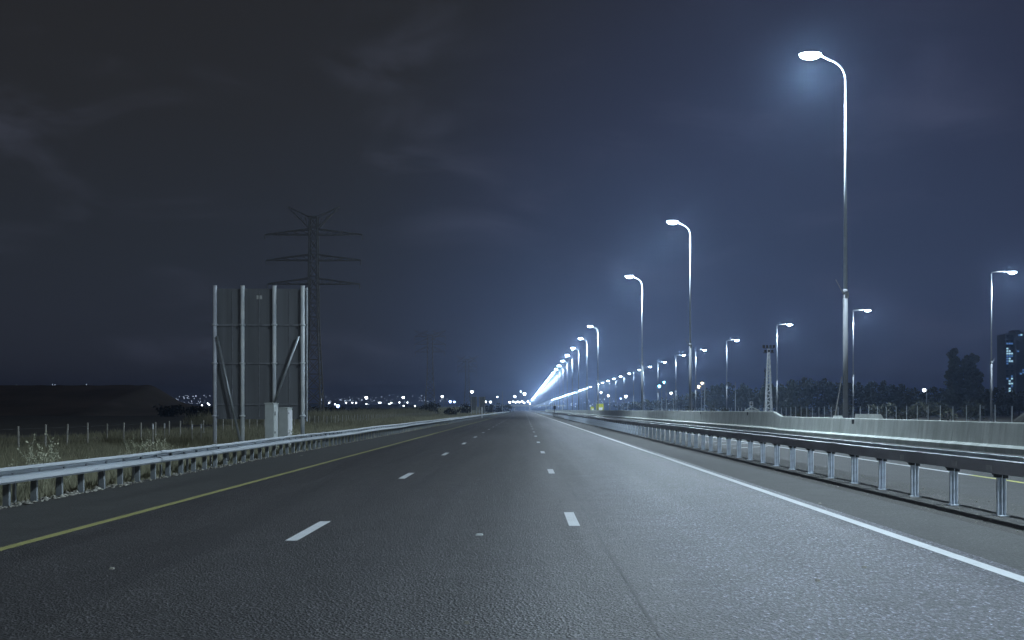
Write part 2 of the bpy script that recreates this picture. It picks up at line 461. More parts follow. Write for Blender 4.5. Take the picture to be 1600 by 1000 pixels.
# small reflective studs and litter on the asphalt
def stud(px, py, s, label):
    D = F*H/(py-CY); p = at(px, py, D)
    b = MB(); 
    b.add([(-.05*s,-.04*s,0),(.05*s,-.04*s,0),(.05*s,.04*s,0),(-.05*s,.04*s,0),(-.035*s,-.015*s,.018),(.035*s,-.015*s,.018),(.035*s,.02*s,.018),(-.035*s,.02*s,.018)],
          [(0,1,5,4),(1,2,6,5),(2,3,7,6),(3,0,4,7),(4,5,6,7)])
    o = b.build('road_stud', M_gravel if s < 1 else M_cab); o.location = (p.x, p.y, 0.0)
    tag(o, label, 'road stud', 'studs and chips on the road')
stud(749, 836, 1.0, 'whitish flat stud in the middle lane between the nearest dashes')
stud(175, 889, .5, 'tiny pale chip on dark asphalt at far left below the yellow line')
stud(1350, 887, .5, 'pale chip on the bright sparkling asphalt inside the white edge line')
stud(729, 974, .45, 'faint stud at the very bottom of the middle lane')
stud(1278, 908, .5, 'pale chip on the sparkling asphalt, just below another chip near white line')
stud(471, 712, .8, 'pale chip on the left shoulder beyond the yellow line')
stud(1281, 787, .5, 'white chip on the smooth shoulder between white line and guardrail')

# ------------------------------------------------------------------ left guardrail (W-beam)
gl = empty('guardrail', (-8.6, 12, 0), 'galvanised ribbed steel guardrail along the grassy left verge', 'guardrail')
def W(prof_x, face=1):
    return prof_x
wprof = [(-.085,.68),(-.03,.683),(.0,.655),(.0,.63),(-.16,.60),(-.16,.54),(.0,.515),(.0,.44),(-.03,.405),(-.085,.40)]
inner = [(x-.010, z) for x, z in wprof[::-1]]
prof = [(-8.55+x, z) for x, z in wprof + inner]
rb = MB(); rb.prism([(x+8.6, z) for x, z in prof], -22, 1500, wave=lambda y: (0.02*math.sin(y*0.35), 0.012*math.sin(y*0.27+1)), step=2)
kids_of(gl, rb.build('rail', M_galv_l, gl))
def c_post(x, y, z0, z1, b, w=.11, d=.055, t=.008):
    # open C section: web facing the driver plus two flanges
    b.box(x-w/2, x+w/2, y-t/2, y+t/2, z0, z1)
    b.box(x+w/2-t, x+w/2, y+t/2, y+d, z0, z1)
    b.box(x-w/2, x-w/2+t, y+t/2, y+d, z0, z1)
M_post_l = simple('guardrail_post_steel', (0.30, 0.33, 0.35), 0.55, 0.4, 0.3, 5)
pm = MB(); c_post(0, 0, -0.25, 0.60, pm); pm.box(.055, .115, -.03, .03, .46, .58)
p0 = pm.build('post', M_post_l, gl); ys_l = [14.6 + i*0.99 for i in range(100)]
ys_l = [y-12 for y in ys_l]
p0.location = (-0.20, ys_l[0], 0)
for y in ys_l[1:]:
    c = p0.copy(); C.objects.link(c); c.parent = gl; c.location = (-0.20 + random.uniform(-.01, .01), y, random.uniform(-.01, .01))
    c.rotation_euler = (random.uniform(-.015, .015), random.uniform(-.015, .015), random.uniform(-.12, .12))
fp = MB(); y = ys_l[-1]+1
while y < 600: c_post(-0.20, y, -.2, .6, fp, t=.012); y += 1.0
tag(fp.build('post', M_post_l, gl), kind='stuff')
for i in range(30):
    yj = ys_l[0] - 2.17 + i*4
    pl_ = MB(); pl_.prism([(x+.05+.004, z) for x, z in wprof] + [(x+.05+.001, z) for x, z in wprof[::-1]], yj, yj+.34)
    for dy in (.05, .13, .21, .29): pl_.box(.045, .060, yj+dy-.012, yj+dy+.012, .63, .648); pl_.box(.045, .060, yj+dy-.012, yj+dy+.012, .46, .478)
    pl_.build('splice_plate', M_galv_l, gl)
# short stub posts of an older rail, standing just behind
sp = MB()
for k in range(34):
    y = 18.2 + k*1.9 + random.uniform(-.2, .2)
    h = random.uniform(.28, .42)
    sp.box(-9.03, -8.98, y, y+.05, -.2, h)
o = sp.build('marker_stubs', M_galv); o['label'] = 'short bare steel stubs in a row behind the left guardrail posts'
tag(o, None, 'steel stubs', None, 'stuff')

# gravel strip under the left rail
def rocks(name, n, xr, yr, smin, smax, mat, z0f, pw=1.0):
    base = np.array([(1,0,0),(-1,0,0),(0,1,0),(0,-1,0),(0,0,1),(0,0,-1)], float)
    fc = np.array([(0,2,4),(2,1,4),(1,3,4),(3,0,4),(2,0,5),(1,2,5),(3,1,5),(0,3,5)])
    x = rng.uniform(*xr, n); y = yr[0] + (yr[1]-yr[0])*rng.uniform(0, 1, n)**pw
    s = rng.uniform(smin, smax, n)*(0.6+0.8*rng.random(n)**3)
    V = base[None]*(s[:, None, None]*rng.uniform(.5, 1.3, (n, 6, 1)))*np.array([1.2, 1.2, .7])
    a = rng.uniform(0, 6.28, n); ca, sa = np.cos(a)[:, None], np.sin(a)[:, None]
    X = V[..., 0]*ca - V[..., 1]*sa + x[:, None]; Y = V[..., 0]*sa + V[..., 1]*ca + y[:, None]
    Z = V[..., 2] + np.array([z0f(q) for q in x])[:, None] + s[:, None]*.3
    P = np.stack([X, Y, Z], -1).reshape(-1, 3)
    Fc = (fc[None] + (np.arange(n)*6)[:, None, None]).reshape(-1, 3)
    return np_mesh(name, P, Fc, mat)
def vz(x):
    if x > -8.95: return 0.0
    if x > -10.6: return -0.02 + (x+8.95)/1.65*0.53
    return GZ
tag(rocks('gravel', 5200, (-9.5, -8.62), (11, 130), .015, .06, M_gravel, vz, 1.6), 'pale broken gravel lying along the foot of the left guardrail', 'gravel', kind='stuff')
tag(sheet('gravel_strip', -8.95, -8.62, -60, 900, -0.002, M_dirt, 3), kind='structure')
tag(rocks('gravel', 1600, (6.55, 8.5), (8, 70), .006, .018, M_gravel, lambda x: 0.0, 1.5), 'fine grit scattered round the feet of the right guardrail', 'gravel', kind='stuff')

# ------------------------------------------------------------------ right guardrail (box beam)
gr_ = empty('guardrail', (7.4, 12, 0), 'heavy dark box-beam guardrail on striped posts between main road and slip road', 'guardrail')
bx = MB()
bx.prism([(-.20,.665),(-.155,.66),(-.155,.845),(-.20,.85)], -18, 1200, wave=lambda y: (0.008*math.sin(y*0.3), 0.006*math.sin(y*0.41)), step=4)  # front plate
bx.build('front_beam', M_galv_d, gr_)
rm = MB(); rm.prism([(-.215,.851),(-.215,.872),(-.13,.876),(-.13,.851)], -18, 1200, wave=lambda y: (0.008*math.sin(y*0.3), 0.006*math.sin(y*0.41)), step=4)
rm.build('front_rim', M_galv_top, gr_)
tb = MB(); tb.prism([(-.129,.835),(.05,.845),(.05,.835),(-.129,.825)], -18, 1200)
tb.build('top_plate', M_galv_d, gr_)
r2 = MB(); r2.prism([(.421,.70),(.421,.897),(.485,.900),(.485,.70)], -18, 1200, wave=lambda y: (0.004*math.sin(y*0.3), 0.004*math.sin(y*0.37+1)), step=4)
r2.build('rear_beam', M_galv_top, gr_)
pp = MB()
for xx in (-.062, 0.0, .055):
    pp.tube([(xx, 0, 0.0), (xx, 0, .64)], .019, 8)
pp.box(-.06, .06, .020, .030, 0.0, .64)
pp.box(-.10, .10, -.09, .09, -.02, .016)
M_post_r = simple('bright_post_steel', (0.60, 0.66, 0.74), 0.45, 0.15, 0.2, 6)
rp = pp.build('post', M_post_r, gr_)
brk = MB(); brk.box(-.13, .10, -.05, .05, .64, .70); brk.box(-.10, -.02, -.06, .06, .60, .64); brk.box(.02, .09, -.03, .03, .585, .64)
brk.box(.101, .42, -.02, .02, .70, .76)
bk = brk.build('bracket', M_bolt, rp)
rp.location = (0, 16.03-12, 0)
for i in range(-2, 98):
    if i == 0: continue
    c = rp.copy(); C.objects.link(c); c.parent = gr_; c.location = (0, 4.03+1.78*i, 0)
    c.rotation_euler = (0, 0, random.uniform(-.08, .08))
    if i < 45:
        d = bk.copy(); C.objects.link(d); d.parent = c
fp = MB(); y = 4.03+1.78*98
while y < 700:
    for xx in (-.055, 0.0, .055): fp.box(xx-.012, xx+.012, y-.035, y+.035, .03, .66)
    y += 1.78
tag(fp.build('post', M_post_r, gr_), kind='stuff')
for i in range(24):
    yj = 1.2 + i*5.34
    pl_ = MB(); pl_.box(-.207, -.2015, yj, yj+.45, .675, .84); pl_.box(-.218, -.128, yj+.02, yj+.43, .8765, .880)
    for k in range(4): pl_.box(-.212, -.207, yj+.06+k*.1, yj+.085+k*.1, .72, .745); pl_.box(-.19, -.16, yj+.06+k*.1, yj+.09+k*.1, .88, .889)
    pl_.build('splice_plate', M_galv_d, gr_)

# scuffs: paler patches on the front beam
sc_ = MB()
for y, l in ((17.2, .28), (15.9, .22), (19.6, .2)):
    sc_.box(-.2045, -.2005, y-12, y-12+l, .70, .79)
sc_.build('scuff_patch', simple('scuffed_steel', (0.80, 0.80, 0.84), .6, 0), gr_)

# ------------------------------------------------------------------ concrete barriers
def barrier(y0, y1, top, ledge, ledge_x, label, joints, slotn):
    t = empty('concrete_barrier', (18.0, y0, 0), label, 'barrier', 'concrete barriers beside the slip road')
    ys = [y0] + [j for j in joints if y0 < j < y1] + [y1]
    b = MB()
    for a, c in zip(ys[:-1], ys[1:]):
        g = .02
        b.prism([(0, 0), (0, ledge-.10), (ledge_x, ledge), (ledge_x+.09, top-.03), (ledge_x+.11, top), (ledge_x+.30, top),
                 (ledge_x+.32, top-.03), (ledge_x+.40, ledge), (.72, ledge-.1), (.72, 0)], a-y0+g, c-y0-g)
    b.build('wall', M_conc, t)
    d = MB()
    for j in ys[1:-1]:
        d.prism([(ledge_x+.10, .02), (ledge_x+.12, top-.06), (ledge_x+.28, top-.06), (ledge_x+.30, .02)], j-y0-.02, j-y0+.02)
    if len(ys) > 2: d.build('joint_filler', M_bolt, t)
    s = MB()
    for j in slotn:
        s.box(ledge_x-.004+.06, ledge_x+.10, j-y0, j-y0+.35, top-.32, top-.06)
    if slotn: s.build('lifting_slot', M_bolt, t)
    return t
barrier(-40, 73.6, 1.17, .31, .17, 'lower greenish grey concrete barrier nearest the camera beside the slip road',
        [8, 20, 32, 44, 56.5, 68], [57.2])
barrier(76.2, 900, 1.50, .36, .22, 'taller pale concrete barrier continuing into the distance along the slip road',
        [76.2+12*i+7 for i in range(1, 40)], [84.5, 107])
# transition piece
t = empty('concrete_barrier', (18.0, 73.64, 0), 'short sloping concrete piece joining the low barrier to the tall one', 'barrier', 'concrete barriers beside the slip road')
def ring(top, ledge, lx): return [(0, 0), (0, ledge-.10), (lx, ledge), (lx+.09, top-.03), (lx+.11, top), (lx+.30, top), (lx+.32, top-.03), (lx+.40, ledge), (.72, ledge-.1), (.72, 0)]
A = [(x, 0, z) for x, z in ring(1.17, .31, .17)]; Bv = [(x, 2.52, z) for x, z in ring(1.50, .36, .22)]
n = 10; b = MB(); b.add(A+Bv, [(k, (k+1) % n, (k+1) % n+n, k+n) for k in range(n)] + [tuple(range(n)), tuple(range(2*n-1, n-1, -1))])
b.build('wall', M_conc, t)

# pale concrete blocks just behind the low barrier
for (x0, x1, yy, top, lab) in ((1338, 1382, 86, 647, 'low pale concrete slab lying behind the low barrier beside the big lamp post'),
                               (1303, 1322, 74, 649.5, 'rounded dark concrete lump left of the big lamp post foot behind the barrier')):
    a = at(x0, top, yy); c = at(x1, top, yy)
    b = MB(); b.prism([(0, 0), (0.25, a.z), (c.x-a.x-.3, a.z), (c.x-a.x, a.z*.6), (c.x-a.x, 0)], 0, 1.0)
    o = b.build('concrete_block', M_conc, None); o.location = (a.x, yy, 0)
    tag(o, lab, 'concrete block', 'concrete blocks behind the barrier')

# ------------------------------------------------------------------ street lamps
def luminaire(ld, side=0.30, down=1.15):
    # a road luminaire throws most of its light downwards
    ld.use_nodes = True
    N, L = ld.node_tree.nodes, ld.node_tree.links
    em = N['Emission']
    tc = N.new('ShaderNodeTexCoord'); sx = N.new('ShaderNodeSeparateXYZ'); L.new(tc.outputs['Normal'], sx.inputs[0])
    neg = N.new('ShaderNodeMath'); neg.operation = 'MULTIPLY'; neg.use_clamp = True; neg.inputs[1].default_value = -1; L.new(sx.outputs[2], neg.inputs[0])
    pw = N.new('ShaderNodeMath'); pw.operation = 'POWER'; pw.inputs[1].default_value = 1.6; L.new(neg.outputs[0], pw.inputs[0])
    ma = N.new('ShaderNodeMath'); ma.operation = 'MULTIPLY_ADD'; ma.inputs[1].default_value = down; ma.inputs[2].default_value = side; L.new(pw.outputs[0], ma.inputs[0])
    L.new(ma.outputs[0], em.inputs['Strength'])

def make_lamp(reach, hz, label, group, curve=True, power=LAMP_W):
    t = empty('street_lamp', (0, 0, 0), label, 'street lamp', group)
    b = MB()
    zt = hz - 1.6 if curve else hz - .35
    lo_ = MB(); lo_.tube([(0,0,0),(0,0,.05)], .36, 14); lo_.tube([(0,0,.05),(0,0,8.9)], [.155,.135], 14); lo_.tube([(0,0,8.9),(0,0,9.2)], [.140,.140], 14)
    lower = lo_.build('lower_pole', M_pole_low, t, smooth=True)
    b.tube([(0,0,9.2),(0,0,zt)], [.115,.05], 12)
    pole = b.build('pole', M_pole, t, smooth=True)
    a = MB()
    if curve:
        pts = []
        for k in range(11):
            th = math.pi/2*k/10*0.80
            pts.append((-(1-math.cos(th))*1.35, 0, zt + math.sin(th)*1.25))
        e = Vector(pts[-1]); pts.append((-reach+.3, 0, hz))
    else:
        pts = [(0,0,zt), (-.1,0,zt+.22), (-.5,0,zt+.3), (-reach+.3,0,hz)]
    ra = 1.0 if curve else .6
    a.tube(pts, [.06*ra]+[.052*ra]*(len(pts)-2)+[.04*ra], 10)
    arm = a.build('arm', M_pole if curve else M_pole_low, t, smooth=True)  # right-row arms darkened in colour to dull their own lamp's light
    hb = MB()
    hb.add([(-.5,-.17,-.05),(.42,-.11,-.05),(.42,.11,-.05),(-.5,.17,-.05),(-.44,-.10,.09),(.34,-.06,.05),(.34,.06,.05),(-.44,.10,.09)],
           [(0,3,2,1),(4,5,6,7),(0,1,5,4),(1,2,6,5),(2,3,7,6),(3,0,4,7)])
    head = hb.build('lamp_head', M_head, t); head.location = (-reach, 0, hz)
    lb = MB()
    n_ = 14
    vs = []; fs = []
    for r_, z_ in ((1.0, -.052), (.95, -.16), (.75, -.27), (.35, -.34)):
        vs += [(-.05 + .64*r_*math.cos(2*math.pi*k/n_), .38*r_*math.sin(2*math.pi*k/n_), z_) for k in range(n_)]
    for i in range(3):
        for k in range(n_): fs.append((i*n_+k, i*n_+(k+1) % n_, (i+1)*n_+(k+1) % n_, (i+1)*n_+k))
    fs.append(tuple(range(n_))); fs.append(tuple(3*n_+k for k in range(n_)))
    lb.add(vs, fs)
    lens = lb.build('lens', M_lens, head, smooth=True)
    ld = bpy.data.lights.new('lamp_light', 'POINT'); ld.energy = power; ld.color = LAMP_COL; ld.shadow_soft_size = .22
    lo = bpy.data.objects.new('lamp_light', ld); C.objects.link(lo); lo.parent = head; lo.location = (0, 0, -.66); luminaire(ld)
    brb = MB(); brb.tube([(-.14,-.05,8.95),(-.62,-.25,9.75)], [.03,.02], 8); brb.box(-.08,.14,-.24,-.15,8.7,9.0)
    bracket = brb.build('bracket', M_head, t)
    kids_of(t, pole, lower, arm, head, bracket); kids_of(head, lens, lo)
    return t
G1 = 'tall street lamps in the median row'
words = ['first', 'second', 'third', 'fourth', 'fifth', 'sixth', 'seventh', 'eighth', 'ninth', 'tenth']
lampA = make_lamp(2.0, 23.2, 'tallest and nearest street lamp, its head filling the top right of the sky', G1)
D1 = [61.1, 118.2, 166.4, 266, 312, 360, 408, 456, 504]
D1 += [504 + 48*k for k in range(1, 42)]
for i, D in enumerate(D1):
    o = lampA if i == 0 else copy_tree(lampA)
    o.location = (18.98, D, 0)
    if i == 0: o.location.z = -.45
    o.rotation_euler = (0, 0, R(random.uniform(-4, 4)))
    if 0 < i < 16: o['label'] = ORD[i] + ' tall street lamp of the median row, counted from the nearest big one'
    elif i >= 16: o['label'] = 'far tall street lamp of the median row, merging into the bright streak of lights'
for D, lb_ in ((13.0, 'street lamp of the median row standing level with the photographer'), (-35.0, 'street lamp of the median row standing behind the photographer')):
    o = copy_tree(lampA); o.location = (18.98, D, 0)
    o['label'] = lb_

G2 = 'street lamps of the right hand row'
lampB = make_lamp(3.0, 22.6, 'rightmost street lamp, alone near the right edge of the picture', G2, curve=False)
row2 = [(1549, 154), (1333, 213), (1214, 249), (1135.5, 305), (1087, 355), (1056, 397), (1028, 455), (1006, 503), (990, 543), (975, 595)]
labs2 = ['rightmost street lamp, alone near the right edge of the picture', 'street lamp just right of the biggest median lamp post',
         'street lamp beside the white lattice mast', 'fourth street lamp from the right, right of the white lattice mast foot',
         'street lamp just right of the second median lamp post', 'street lamp just left of the second median lamp post',
         'seventh street lamp from the right in the low right hand row', 'street lamp just right of the third median lamp post',
         'street lamp just left of the third median lamp post', 'tenth street lamp from the right in the low right hand row']
labs2[3] = 'fourth street lamp from the right, left of the white lattice mast'
for i, (px_, D) in enumerate(row2):
    o = lampB if i == 0 else copy_tree(lampB)
    o.location = ((px_-CX)*D/F, D, GZ if i < 5 else 0); o.rotation_euler = (0, 0, R(180 + random.uniform(-5, 5)))
    o['label'] = labs2[i]
for k in range(34):
    D = 645 + 49*k
    if k in (5, 11): continue
    o = copy_tree(lampB); o.location = (57.2, D, -.2); o.rotation_euler = (0, 0, R(180))
    o['label'] = (ORD[10+k] + ' street lamp from the right in the low right hand row') if k < 12 else 'small far street lamp in the low right hand row of lamps'
o = copy_tree(lampB); o.location = (70, 90, GZ); o.rotation_euler = (0, 0, R(180)); o['label'] = 'street lamp of the right hand row, just outside the picture'

# slender unlit poles and small lamps
def thin_pole(px, py_top, D, lab, r=.06, lean=0.0, name='thin_pole', mat=M_pole):
    p = at(px, py_top, D)
    b = MB(); zb = GZ if abs(p.x-14) > 23 else 0.0
    b.tube([(0,0,zb-.05),(0,0,zb+.4)], [r*1.6,r*1.6], 10); b.tube([(0,0,zb+.4),(lean,0,p.z)], [r,r*.55], 10)
    b.tube([(lean,0,p.z),(lean,0,p.z+.08)], [r*.9,r*.5], 8)
    o = b.build(name, mat); o.location = (p.x, D, 0)
    return tag(o, lab, 'pole', 'slender poles without lamps')
thin_pole(1149, 598, 190, 'thin pale pole before dark trees left of the lattice mast', .08)
thin_pole(1303, 590, 100, 'thin wooden pole leaning to the right beside the big lamp post', .06, .75, mat=M_wood)
thin_pole(928, 612, 420, 'thin pole at the far left verge close to the end of the guardrail', .10).location.x = at(785, 0, 420).x
thin_pole(1081, 614, 240, 'thin pole standing behind the second median lamp post', .06)

def small_lamp(px, py, D, mat, lab, s=.32, arm=.8, two=False, pole=True, group='small distant lamps'):
    p = at(px, py, D)
    zb = GZ
    t = empty('distant_lamp', (p.x, D, zb), lab, 'lamp', group)
    b = MB(); h = p.z - zb
    b.tube([(0,0,0),(0,0,h+.1)], [.10,.05], 8)
    o = b.build('pole', M_pole, t)
    b = MB(); b.tube([(0,0,h+.1),(-arm,0,h+.25)], [.05,.04], 8); b.build('arm', M_pole, t)
    for sx in ((-1, 1) if two else (-1,)):
        hb = MB(); hb.box(sx*arm-.35, sx*arm+.35, -.15, .15, h+.2, h+.34); hd = hb.build('lamp_head', M_head, t)
        lb = MB(); lb.tube([(sx*arm,-s*.2,h+.19),(sx*arm,-s*.2,h-.02),(sx*arm,-s*.2,h-s*1.3)], [s,s,s*.5], 10); lb.build('lens', mat, hd)
    return t
sl = [
 (1034, 603, 330, M_lens_c, 'lower of the two cyan lamps left of the second tall lamp post', .42),
 (1041, 597, 360, M_lens_c, 'upper of the two cyan lamps left of the second tall lamp post', .36),
 (1096, 604, 300, M_lens_o, 'lower of the two orange lamps right of the second tall lamp post', .36),
 (1101, 598.5, 320, M_lens_o, 'upper of the two orange lamps right of the second tall lamp post', .34),
 (1052, 614, 360, M_lens_f, 'white lamp below and right of the cyan lamps', .38),
 (981, 619, 420, M_lens_f, 'white lamp low behind the barrier, right of the yellow sign', .5),
 (953, 618, 480, M_lens_f, 'white lamp low on a pole above the yellow sign, right one of two', .45),
 (941.5, 613, 520, M_lens_f, 'white lamp low on a pole above the yellow sign, left one of two', .45),
 (1448, 609, 308, M_lens_f, 'single small white lamp in front of the dark trees left of the ragged tall trees', .45),
 (972, 622.5, 600, M_lens_b, 'small violet lamp left of the low white lamp', .35),
 (740, 611.5, 500, M_lens_f, 'white lamp above the pair of pale sign backs on the left verge', .62),
 (693, 619, 600, M_lens_f, 'white lamp left of the pale sign backs, above blue lamps', .65),
 (706, 627, 520, M_lens_b, 'bluish bright lamp low left of the pale sign backs', .60),
 (712, 627.5, 620, M_lens_b, 'smaller bluish lamp touching another on its left, left of the sign backs', .55),
 (761, 627.3, 560, M_lens_f, 'white lamp just right of the pale sign backs', .5),
 (768.5, 627.5, 640, M_lens_f, 'second white lamp right of the pale sign backs', .65),
 (779, 620, 700, M_lens_f, 'faint white lamp between the sign backs and the thin verge pole', .42),
 (798, 628, 800, M_lens_f, 'white lamp just above the end of the left guardrail', .8),
 (806, 619, 900, M_lens_f, 'white lamp on a pole above the far overpass, left one', 1.0),
 (821, 614.5, 900, M_lens_f, 'brightest white lamp above the far overpass', 1.3),
 (815, 611.5, 1000, M_lens_f, 'small high white lamp left of the brightest one above the overpass', .6),
 (531, 633.5, 420, M_lens_b, 'brilliant blue-violet lamp close to the foot of the big pylon', .62),
 (574.5, 620.5, 600, M_lens_f, 'brightest white lamp over the left grass, right of the blue-violet one', .8),
 (632, 620.5, 650, M_lens_f, 'bright white lamp left of the second pylon', .75),
]
for a in sl: small_lamp(a[0], a[1], a[2], a[3], a[4], a[5])
for kk, (px_, py_) in enumerate(((516, 629), (525, 631.5), (542.5, 629), (552, 629), (558, 629.3), (574, 631), (594, 629), (596, 629), (613, 629.3), (610, 631), (625.5, 628.6), (632, 634), (638, 628.7), (650, 634), (669, 633.5),
                 (317, 633), (326, 630), (328.5, 632))):
    small_lamp(px_, py_, 900, M_lens_f, (ORD[kk] + ' small white light along the left horizon, counted rightwards from the big pylon') if kk < 15 else (ORD[kk-15] + ' small white light left of the big sign, above the hill foot'), .48, group='white dots of light along the left horizon')
for px_, py_ in ((803, 627), (807, 628.5), (810, 627), (813, 628), (817, 626.5), (820, 629), (826, 627), (829, 630)):
    small_lamp(px_, py_, 1200, M_lens_f, 'one of the white lights crowded together over the far overpass', .9, group='white lights over the far overpass')

# far scattered town lights
V = []; Fc = []
oct_ = [(1,0,0),(-1,0,0),(0,1,0),(0,-1,0),(0,0,1),(0,0,-1)]; ofc = [(0,2,4),(2,1,4),(1,3,4),(3,0,4),(2,0,5),(1,2,5),(3,1,5),(0,3,5)]
def town(px, py, D, s):
    p = at(px, py, D); o = len(V)
    for q in oct_: V.append((p.x+q[0]*s, p.y+q[1]*s, p.z+q[2]*s))
    for f in ofc: Fc.append(tuple(i+o for i in f))
for i in range(150):
    px_ = random.choice([random.uniform(262, 332), random.uniform(500, 700), random.uniform(500, 700)])
    py_ = random.gauss(625, 3.2) if px_ > 400 else random.uniform(618, 631)
    town(px_, min(py_, 632), 2900, random.uniform(.45, 1.25))
for px_, py_ in ((26, 602), (82, 601), (86, 601), (135, 601)): town(px_, py_, 2900, 1.3)
for i in range(60): town(random.uniform(835, 985), random.uniform(622, 636), 2900, random.uniform(.5, 1.6))
tag(np_mesh('town_lights', V, Fc, M_town), 'faint scattered bluish specks of a far-off town', 'town lights', kind='stuff')

# ------------------------------------------------------------------ big sign seen from behind (left)
SD = 46.0
s0 = at(337, 0, SD).x; s3 = at(474, 0, SD).x
t = empty('road_sign', ((s0+s3)/2, SD, GZ), 'large road sign seen from behind on four steel posts with two diagonal braces', 'road sign')
ox = t.location.x
posts = [337.5, 380.5, 430, 474]
ztop = at(0, 448, SD).z - GZ
for p_ in posts:
    x = at(p_, 0, SD).x - ox
    b = MB(); b.tube([(x,-.16,-.1),(x,-.16,ztop)], .088, 12); b.tube([(x,-.16,ztop),(x,-.16,ztop+.03)], .095, 12)
    for zz in (at(0, 508, SD).z-GZ, at(0, 568, SD).z-GZ, at(0, 650, SD).z-GZ):
        b.box(x-.11, x+.11, -.26, -.05, zz-.04, zz+.04)
    b.build('post', simple('sign_post_steel', (0.80, 0.88, 0.96) if p_ != 337.5 else (0.70, 0.74, 0.82), .45, .0, .2, 1.2), t, smooth=True)
zb = at(0, 655, SD).z - GZ; zt2 = at(0, 451, SD).z - GZ
xl = s0 - ox - .12; xr = at(480.5, 0, SD).x - ox
b = MB(); npan = 9
for k in range(npan):
    a = xl + (xr-xl)*k/npan; c = xl + (xr-xl)*(k+1)/npan
    b.box(a, c, (k % 2)*.004, .04+(k % 2)*.002, zb, zt2)
panel = b.build('sign_panel', M_panel, t)
b = MB()
for zz in (508, 568, 632): 
    z = at(0, zz, SD).z-GZ; b.box(xl, xr, -.05, -.002, z-.035, z+.035)
for xx in (363, 405, 452): 
    x = at(xx, 0, SD).x-ox; b.box(x-.02, x+.02, -.03, -.002, zb+.1, zt2-.1)
b.build('stiffener', M_panel_s, t)
b = MB(); b.tube([(xr-.02,-.02,zb-.1),(xr-.02,-.02,zt2+.05)], .03, 8); b.build('edge_trim', M_galv, t)
b = MB(); a = at(401, 461.5, SD); c = at(409.5, 467.5, SD); b.box(a.x-ox, c.x-ox, -.012, -.004, c.z-GZ, a.z-GZ); b.build('sticker', M_sticker, t)
def brace(p0, p1):
    a = at(p0[0], p0[1], SD); c = at(p1[0], p1[1], SD)
    b = MB(); b.tube([(a.x-ox, -.30, a.z-GZ), (c.x-ox, -.34, c.z-GZ)], .055, 10); b.build('brace', M_galv, t, smooth=True)
brace((342, 526), (379, 692)); brace((469, 526), (428, 640))

# cabinets by the sign
def cabinet(px0, px1, top, D, dep, lab, rot, frame):
    a = at(px0, top, D); c = at(px1, top, D); wd = c.x-a.x
    t = empty('control_cabinet', ((a.x+c.x)/2, D, GZ), lab, 'cabinet', 'metal cabinets beside the big sign')
    t.rotation_euler = (0, 0, R(rot)); h = a.z-GZ
    b = MB(); b.box(-wd/2, wd/2, 0, dep, -.1, h); b.build('body', M_cab, t)
    b = MB(); b.prism([(-wd/2-.03, h+.001), (-wd/2-.03, h+.03), (0, h+.05), (wd/2+.03, h+.03), (wd/2+.03, h+.001)], -.03, dep+.03); b.build('roof', M_cab, t)
    if frame:
        b = MB(); b.box(wd/2+.002, wd/2+.03, .03, dep-.03, .15, h-.08); dr = b.build('door', M_whites, t)
        b = MB(); b.box(wd/2+.031, wd/2+.045, .08, .12, h-.25, h-.17); b.build('lock', M_bolt, dr)
    else:
        b = MB(); b.box(wd/2+.002, wd/2+.02, .03, dep-.03, .12, h-.05); dr = b.build('door', M_cab, t)
        b = MB()
        for zz, hh in ((h-.35, .06), (h-.45, .12), (h-1.15, .08), (h-1.55, .14)): b.box(wd/2+.021, wd/2+.035, .12, .19, zz, zz+hh)
        b.build('handle', M_bolt, dr)
cabinet(414, 427, 631, 40, .60, 'narrow tall pale cabinet pillar at the foot of the sign', -3, False)
cabinet(435, 449, 638, 43.5, .65, 'squarer shorter cabinet with a pale door frame right of the narrow pillar', -4, True)

# ------------------------------------------------------------------ fences
def fence(name, x, y0, n, sp, h, lab, mat, wires, zoff=GZ, mesh=False, r=.045, jitter=.03):
    t = empty('wire_fence', (x, y0, zoff), lab, 'fence')
    b = MB(); b.tube([(0,0,-.1),(0,0,h-.02),(0,0,h)], [r,r,r*.6], 7)
    p = b.build('fence_post', mat, t)
    for i in range(1, n):
        c = p.copy(); C.objects.link(c); c.parent = t; c.location = (random.uniform(-.05, .05), i*sp+random.uniform(-.05, .05), random.uniform(-.10, .06))
        c.rotation_euler = (random.uniform(-jitter, jitter), random.uniform(-jitter, jitter), 0)
    b = MB()
    for z in wires:
        pts = [(0, i*sp*3, z+random.uniform(-.015, .015)) for i in range(int(n/3)+1)]
        b.tube(pts, .004, 4)
    b.build('wire', M_wire, t)
    return t
fence('f', -23.4, 45.5, 96, 2.5, 1.35, 'low farm fence of thin posts and wires across the grass on the left', M_wood, (.45, .8, 1.15))
fence('f', 41, 60, 90, 3.0, 2.45, 'tall fence of thin pale posts behind the concrete barrier on the right', M_galv, (.4, 1.2, 2.35), r=.04, jitter=.01)
# marker stakes with white tips, standing before the fence
for k, (px_, py_, D) in enumerate(((239, 663, 47), (257, 662, 50), (300, 664, 52), (314, 663, 55))):
    p = at(px_, py_, D); b = MB(); b.tube([(0,0,-.1),(0,0,p.z-GZ)], .025, 6)
    t = b.build('marker_stake', M_wood); t.location = (p.x, D, GZ)
    tag(t, ['leftmost', 'second from left', 'third from left', 'rightmost'][k] + ' of four white-tipped stakes in front of the left fence', 'stake', 'white-tipped stakes by the left fence')
    b = MB(); b.tube([(0,0,p.z-GZ-.22),(0,0,p.z-GZ+.02)], .04, 6); b.build('tip', M_whites, t)

